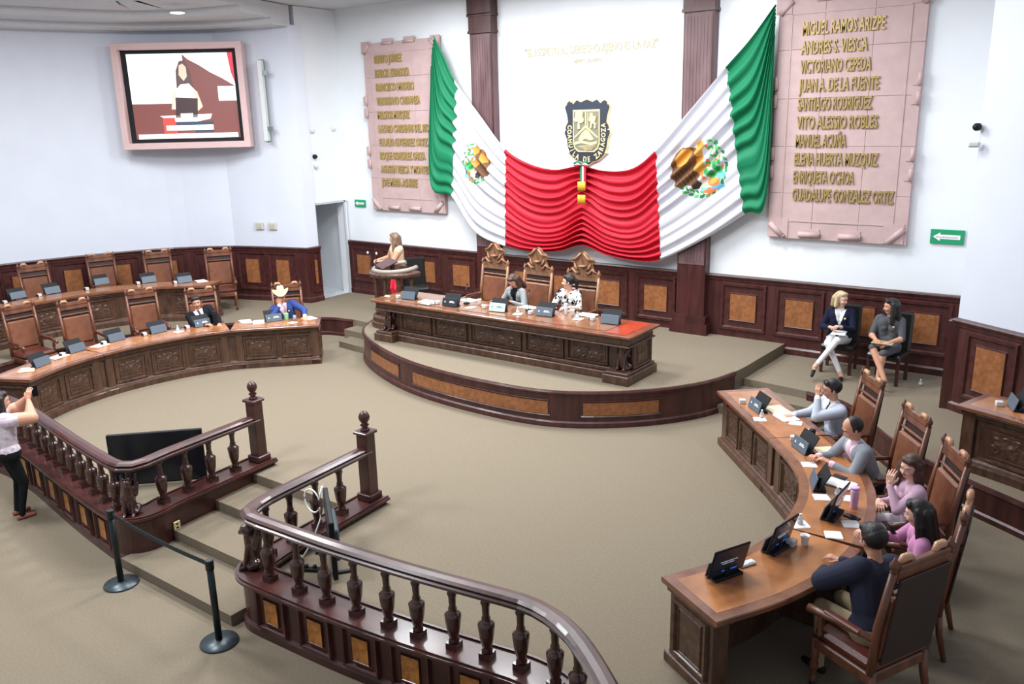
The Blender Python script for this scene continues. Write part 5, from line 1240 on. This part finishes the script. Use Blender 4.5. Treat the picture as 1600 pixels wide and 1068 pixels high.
# presiding table
for i, (p, kd, lab) in enumerate((((-10.427, 10.996), 'blank', 'desk screen with blank slate plate at the lectern end of the presiding table'), ((-9.369, 10.924), 'dark', 'desk screen with white lettering on a dark plate beside the thick paper stack'),
        ((-8.402, 11.023), 'pale', 'desk screen with pale green plate in front of the woman in tweed'), ((-7.531, 11.149), 'text', 'desk screen with lettered slate plate in front of the patterned blouse'), ((-6.346, 11.231), 'blank', 'desk screen with blank slate plate at the orange-red end of the presiding table'))):
    place_screen(p, ZP, PI+.10, lab, kd, 'desk screens on the presiding table')
for p, lab in (((-10.665, 10.925), 'pale socket box at the lectern end of the presiding table'), ((-9.691, 10.918), 'pale socket box beside the paper stack on the presiding table'), ((-8.743, 11.053), 'pale socket box left of the pale green plate'),
               ((-7.804, 11.097), 'pale socket box left of the lettered slate plate'), ((-6.685, 11.230), 'pale socket box left of the rightmost plate on the presiding table')):
    inst('pbox', power_box, (p[0], p[1], ZP), PI, lab, 'socket boxes')
def P3(p, z): return (p[0], p[1], z)
sheets(P3((-9.888, 10.866), ZP), 1.5, 'thick white paper stack between the two leftmost screens of the presiding table', 'paper piles', n=7)
sheets(P3((-9.373, 11.411), ZP), 1.3, 'white papers beside the paper cup on the presiding table', 'paper piles', n=3)
sheets(P3((-8.110, 11.478), ZP), 1.4, 'white papers between the two seated women of the presiding table', 'paper piles', n=2)
sheets(P3((-6.940, 11.495), ZP), 1.5, 'white papers behind the rightmost socket box on the presiding table', 'paper piles', n=3)
inst('nap', napkin, P3((-8.987, 10.969), ZP), .2, 'white napkin in front of the papers by the second screen', 'napkins'); inst('nap', napkin, P3((-7.988, 10.988), ZP), .3, 'white napkin under a small bottle before the woman in tweed', 'napkins')
inst('nap', napkin, P3((-6.934, 11.185), ZP), .1, 'white napkin under a small bottle by the rightmost cup of the presiding table', 'napkins')
inst('bot', bottle, P3((-8.016, 11.027), ZP+.007), 0, 'small clear bottle on the napkin before the woman in tweed', 'small bottles'); inst('bot', bottle, P3((-6.966, 11.218), ZP+.008), 0, 'small clear bottle on the napkin beside the rightmost cup', 'small bottles')
inst('cup', cup, P3((-9.011, 11.251), ZP), 0, 'white paper cup left of the woman in tweed', 'paper cups'); inst('cup', cup, P3((-7.157, 11.368), ZP), 0, 'white paper cup beside the tall white bottle', 'paper cups')
tumbler(P3((-7.273, 11.353), ZP), 0, 'tall white bottle in front of the patterned blouse', mat('milky', srgb(236, 232, 236), .4), .17, .03, 'white_bottle')
t = thing('crumpled_napkin', 'crumpled tan napkin at the left end of the presiding table', 'napkin', P3((-10.916, 10.846), ZP)); link(blob_mesh([((0, 0, .02), (.07, .02, .02), .02, .03), ((.03, .03, .02), (-.02, .05, .03), .02, .015)], .012, 1, 'tissue'), 'tissue', peach, t)
t = thing('note_pads', 'yellow sticky note pads beside the paper cup on the presiding table', 'note pad', P3((-8.888, 11.203), ZP), .4)
MB().bev((0, 0, .008), (.07, .07, .016), .002).build('pad', mat('note_yellow', srgb(232, 226, 110), .8), t); MB().bev((.08, .02, .006), (.06, .06, .012), .002).build('pad', mat('note_pink', srgb(230, 130, 120), .8), t)
def goose(loc, rz, label, group):
    t = thing('gooseneck_microphone', label, 'microphone', loc, rz, group); MB().bev((0, 0, .015), (.08, .10, .03), .008).build('base', blackm, t); MB().tube([(0, 0, .03), (0, .01, .15), (0, .0, .26), (0, -.03, .33)], .006, 6).build('neck', blackm, t)
    MB().lathe([(.001, -.02), (.011, -.015), (.011, .015), (.001, .02)], (0, -.035, .345), 8).build('microphone_head', black, t); return t
inst('goo', goose, P3((-9.242, 11.178), ZP), PI, 'gooseneck microphone right of the dark lettered plate', 'gooseneck microphones')
inst('goo', goose, P3((-7.968, 11.276), ZP), PI, 'gooseneck microphone between the two women of the presiding table', 'gooseneck microphones')
# right desk
for (px, kd, lab) in (((-3.513, 10.099), 'text', 'desk screen in front of the man in pale blue'), ((-2.604, 9.067), 'text', 'desk screen in front of the man in grey'), ((-2.177, 8.183), 'blank', 'desk screen in front of the smiling woman in pale pink'),
                      ((-1.867, 7.602), 'lit', 'violet-lit desk screen in front of the woman in magenta'), ((-2.087, 6.693), 'lit', 'second nearest lit desk screen on the right desk, beside the paper cup'), ((-2.294, 6.016), 'lit', 'nearest lit desk screen on the end of the right desk')):
    a = toC(px)
    a = dirang(*{'nea': (-.9, .44), 'sec': (-.98, .19), 'vio': (-1, .04)}.get(lab[:3], {'blu': (-.67, -.74), 'rey': (-.7, -.72), 'ink': (-.92, -.40)}.get(lab[-3:], (-.7, -.72))))
    place_screen(px, ZT, a, lab, kd, 'desk screens on the right desk')
for px, lab in (((-3.784, 10.224), 'pale socket box left of the screen of the man in pale blue'), ((-2.800, 9.289), 'pale socket box left of the screen of the man in grey'), ((-2.017, 6.822), 'pale socket box beside the second nearest lit screen')):
    inst('pbox', power_box, (px[0], px[1], ZT), toC(px), lab, 'socket boxes')
t = thing('remote_handset', 'white handset lying beside the nearest lit screen', 'handset', P3((-2.222, 6.287), ZT), -.5); MB().bev((0, 0, .012), (.07, .17, .024), .008).build('handset_body', lgrey, t); MB().bev((0, .03, .026), (.04, .06, .006), .002).build('keypad', paper, t)
inst('cup', cup, P3((-3.531, 10.384), ZT), 0, 'white cup behind the screen of the man in pale blue', 'paper cups'); inst('cup', cup, P3((-1.923, 6.899), ZT), 0, 'white paper cup beside the second nearest lit screen', 'paper cups')
for px, rz, lab in (((-3.380, 9.761), .5, 'napkin under a small bottle by the man in pale blue'), ((-2.965, 9.864), .2, 'napkin at the seam beside the man in pale blue'), ((-2.434, 8.680), .5, 'napkin between the screens of the man in grey and the pale pink top'), ((-2.074, 7.248), .7, 'napkin under a small bottle on the bowed desk, near the lit screens'),
                    ((-1.764, 7.217), .4, 'napkin in front of the man in navy'), ((-1.692, 7.516), .5, 'napkin beside the dark phone near the woman in magenta'), ((-2.085, 7.939), .5, 'napkin behind the violet-lit screen'), ((-1.898, 8.045), .3, 'napkin left of the pink tumbler')):
    inst('nap', napkin, P3(px, ZT), rz, lab, 'napkins')
for px, lab in (((-3.376, 9.818), 'small bottle on the napkin by the man in pale blue'), ((-2.078, 7.260), 'small bottle on the napkin near the lit screens'), ((-2.689, 9.456), 'small bottle behind the screen of the man in grey'), ((-1.959, 8.040), 'small bottle behind the violet-lit screen')):
    inst('bot', bottle, P3(px, ZT+.008), 0, lab, 'small bottles')
sheets(P3((-3.298, 10.206), ZT), .9, 'cream folder in front of the man in pale blue', 'paper piles', cream, 2, .24, .34); sheets(P3((-3.130, 10.002), ZT), .8, 'white documents in front of the cream folder of the man in pale blue', 'paper piles', None, 3)
sheets(P3((-2.378, 9.145), ZT), .6, 'cream sheet under the hands of the man in grey', 'paper piles', cream, 1); sheets(P3((-2.017, 8.362), ZT), 1.4, 'white notebook under a phone before the smiling woman', 'paper piles', None, 3, .21, .27)
phone(P3((-2.057, 8.487), ZT+.02), 1.3, 'black phone lying on the white notebook'); phone(P3((-1.720, 7.667), ZT), 1.2, 'black phone lying between two napkins near the woman in magenta')
tumbler(P3((-2.603, 9.321), ZT), 0, 'black tumbler behind the screen of the man in grey', black, .15, .036)
tumbler(P3((-1.759, 7.883), ZT), 0, 'pale pink tumbler with lid in front of the smiling woman', mat('pink_tumbler', srgb(222, 180, 214), .4), .20, .042)
m = MB(); m.tube([(0, 0, .06), (.02, .01, .28)], .004, 6)
phone((-1.33, 7.33, .93), 0, 'black phone held by the woman in magenta', (.5, .3, 1.2))
# left desk
for (px, kd, lab) in (((-14.014, 5.980), 'blank', 'blank-plated desk screen nearest the camera on the left lower desk'), ((-14.387, 6.749), 'blank', 'second blank-plated desk screen on the left lower desk'), ((-14.504, 7.531), 'blank', 'third blank-plated desk screen on the left lower desk'), ((-14.400, 8.301), 'blank', 'fourth blank-plated desk screen, left of the man in black'),
                      ((-14.113, 9.050), 'text', 'lettered desk screen in front of the man in black'), ((-13.235, 10.056), 'text', 'lettered desk screen in front of the man in the straw hat')):
    place_screen(px, ZT, toC(px), lab, kd, 'desk screens on the left lower desk')
for px, lab in (((-14.384, 8.033), 'pale socket box left of the fourth screen, left lower desk'), ((-14.168, 8.782), 'pale socket box in front of the man in black'), ((-14.412, 7.277), 'pale socket box left of the third screen, left lower desk'), ((-14.288, 6.480), 'pale socket box left of the second screen, left lower desk')):
    inst('pbox', power_box, (px[0], px[1], ZT), toC(px), lab, 'socket boxes')
sheets(P3((-14.263, 6.403), ZT), .3, 'beige papers between the first and second screens, left lower desk', 'paper piles', peach, 3); sheets(P3((-14.395, 7.186), ZT), .3, 'beige papers left of the third screen, left lower desk', 'paper piles', peach, 2)
sheets(P3((-13.936, 5.734), ZT), 1.0, 'beige papers at the near end of the left lower desk', 'paper piles', peach, 2)
sheets(P3((-13.671, 9.736), ZT), 1.2, 'white papers farther left of the straw hat wearer', 'paper piles', None, 2); sheets(P3((-13.390, 9.840), ZT), 1.0, 'white papers just left of the screen of the straw hat wearer', 'paper piles', None, 2)
sheets(P3((-12.784, 10.571), ZT), 1.5, 'white sheet at the far end of the left lower desk', 'paper piles', None, 1)
inst('nap', napkin, P3((-14.090, 8.542), ZT), .2, 'napkin under a small bottle left of the man in black', 'napkins'); inst('bot', bottle, P3((-14.147, 8.565), ZT+.008), 0, 'small bottle on the napkin left of the man in black', 'small bottles')
inst('nap', napkin, P3((-12.771, 10.146), ZT), .2, 'napkin beside the green cup of the straw hat wearer', 'napkins')
tumbler(P3((-13.916, 9.227), ZT), 0, 'tall black flask in front of the man in black', black, .26, .045, 'flask'); tumbler(P3((-13.044, 10.230), ZT), 0, 'green cup in front of the straw hat wearer', mat('lime_cup', srgb(150, 210, 140), .4), .12, .042, 'green_cup')
t = thing('drinking_glass', 'clear glass beside the green cup', 'glass', P3((-12.856, 10.279), ZT)); MB().lathe([(.03, 0), (.032, .11), (.030, .11), (.028, .006), (.001, .006)], seg=16).build('glass_wall', glass, t); MB().lathe([(.001, .006), (.027, .007), (.029, .07), (.001, .07)], seg=16).build('water', glass, t)
# gallery desks
for (px, lab) in (((-18.227, 7.564), 'gallery desk screen nearest the camera on the left'), ((-18.129, 8.216), 'gallery desk screen second from the left'), ((-18.175, 9.313), 'gallery desk screen third from the left'), ((-17.418, 9.991), 'gallery desk screen fourth from the left'), ((-16.679, 10.403), 'gallery desk screen beside the white papers, nearest the doorway')):
    place_screen(px, Z2, toC(px), lab, 'blank', 'desk screens on the left gallery desk')
for px, lab in (((-17.901, 7.186), 'socket box left of the nearest gallery screen'), ((-18.008, 7.909), 'socket box left of the second gallery screen'), ((-17.792, 8.795), 'socket box left of the third gallery screen'), ((-17.409, 9.742), 'socket box left of the fourth gallery screen'), ((-16.722, 10.210), 'socket box left of the gallery screen nearest the doorway'), ((-0.899, 10.651), 'pale socket box left of the screen on the right gallery desk')):
    inst('pbox', power_box, (px[0], px[1], Z2), toC(px), lab, 'socket boxes')
sheets(P3((-16.464, 10.694), Z2), 1.2, 'white papers at the far end of the left gallery desk', 'paper piles', None, 2)
px = (-0.715, 10.663); place_screen(px, Z2, toC(px), 'desk screen on the dark gallery desk at the right edge', 'blank', 'desk screens on the right gallery desk')
# papers in laps, phone of the photographing woman, bottle by the wall
sheets((-3.42, 13.30, ZG+.735), .2, 'white papers on the lap of the blond woman', 'paper piles', None, 1); sheets((-2.72, 13.12, ZG+.715), .1, 'brown clipboard on the lap of the woman in the grey dress', 'clipboards', khaki, 1, .30, .22)
inst('bot', bottle, (-2.22, 13.55, ZG), 0, 'small clear water bottle on the carpet right of the woman in grey', 'small bottles')
ph = Matrix.Translation((wx+.06, wy-.12, ZO)) @ Matrix.Rotation(A, 4, 'Z') @ Vector((.10, .42, 1.68)); phone(ph, 0, 'phone held up by the woman in the floral blouse', (PI/2-.1, 0, A+PI/2*1))
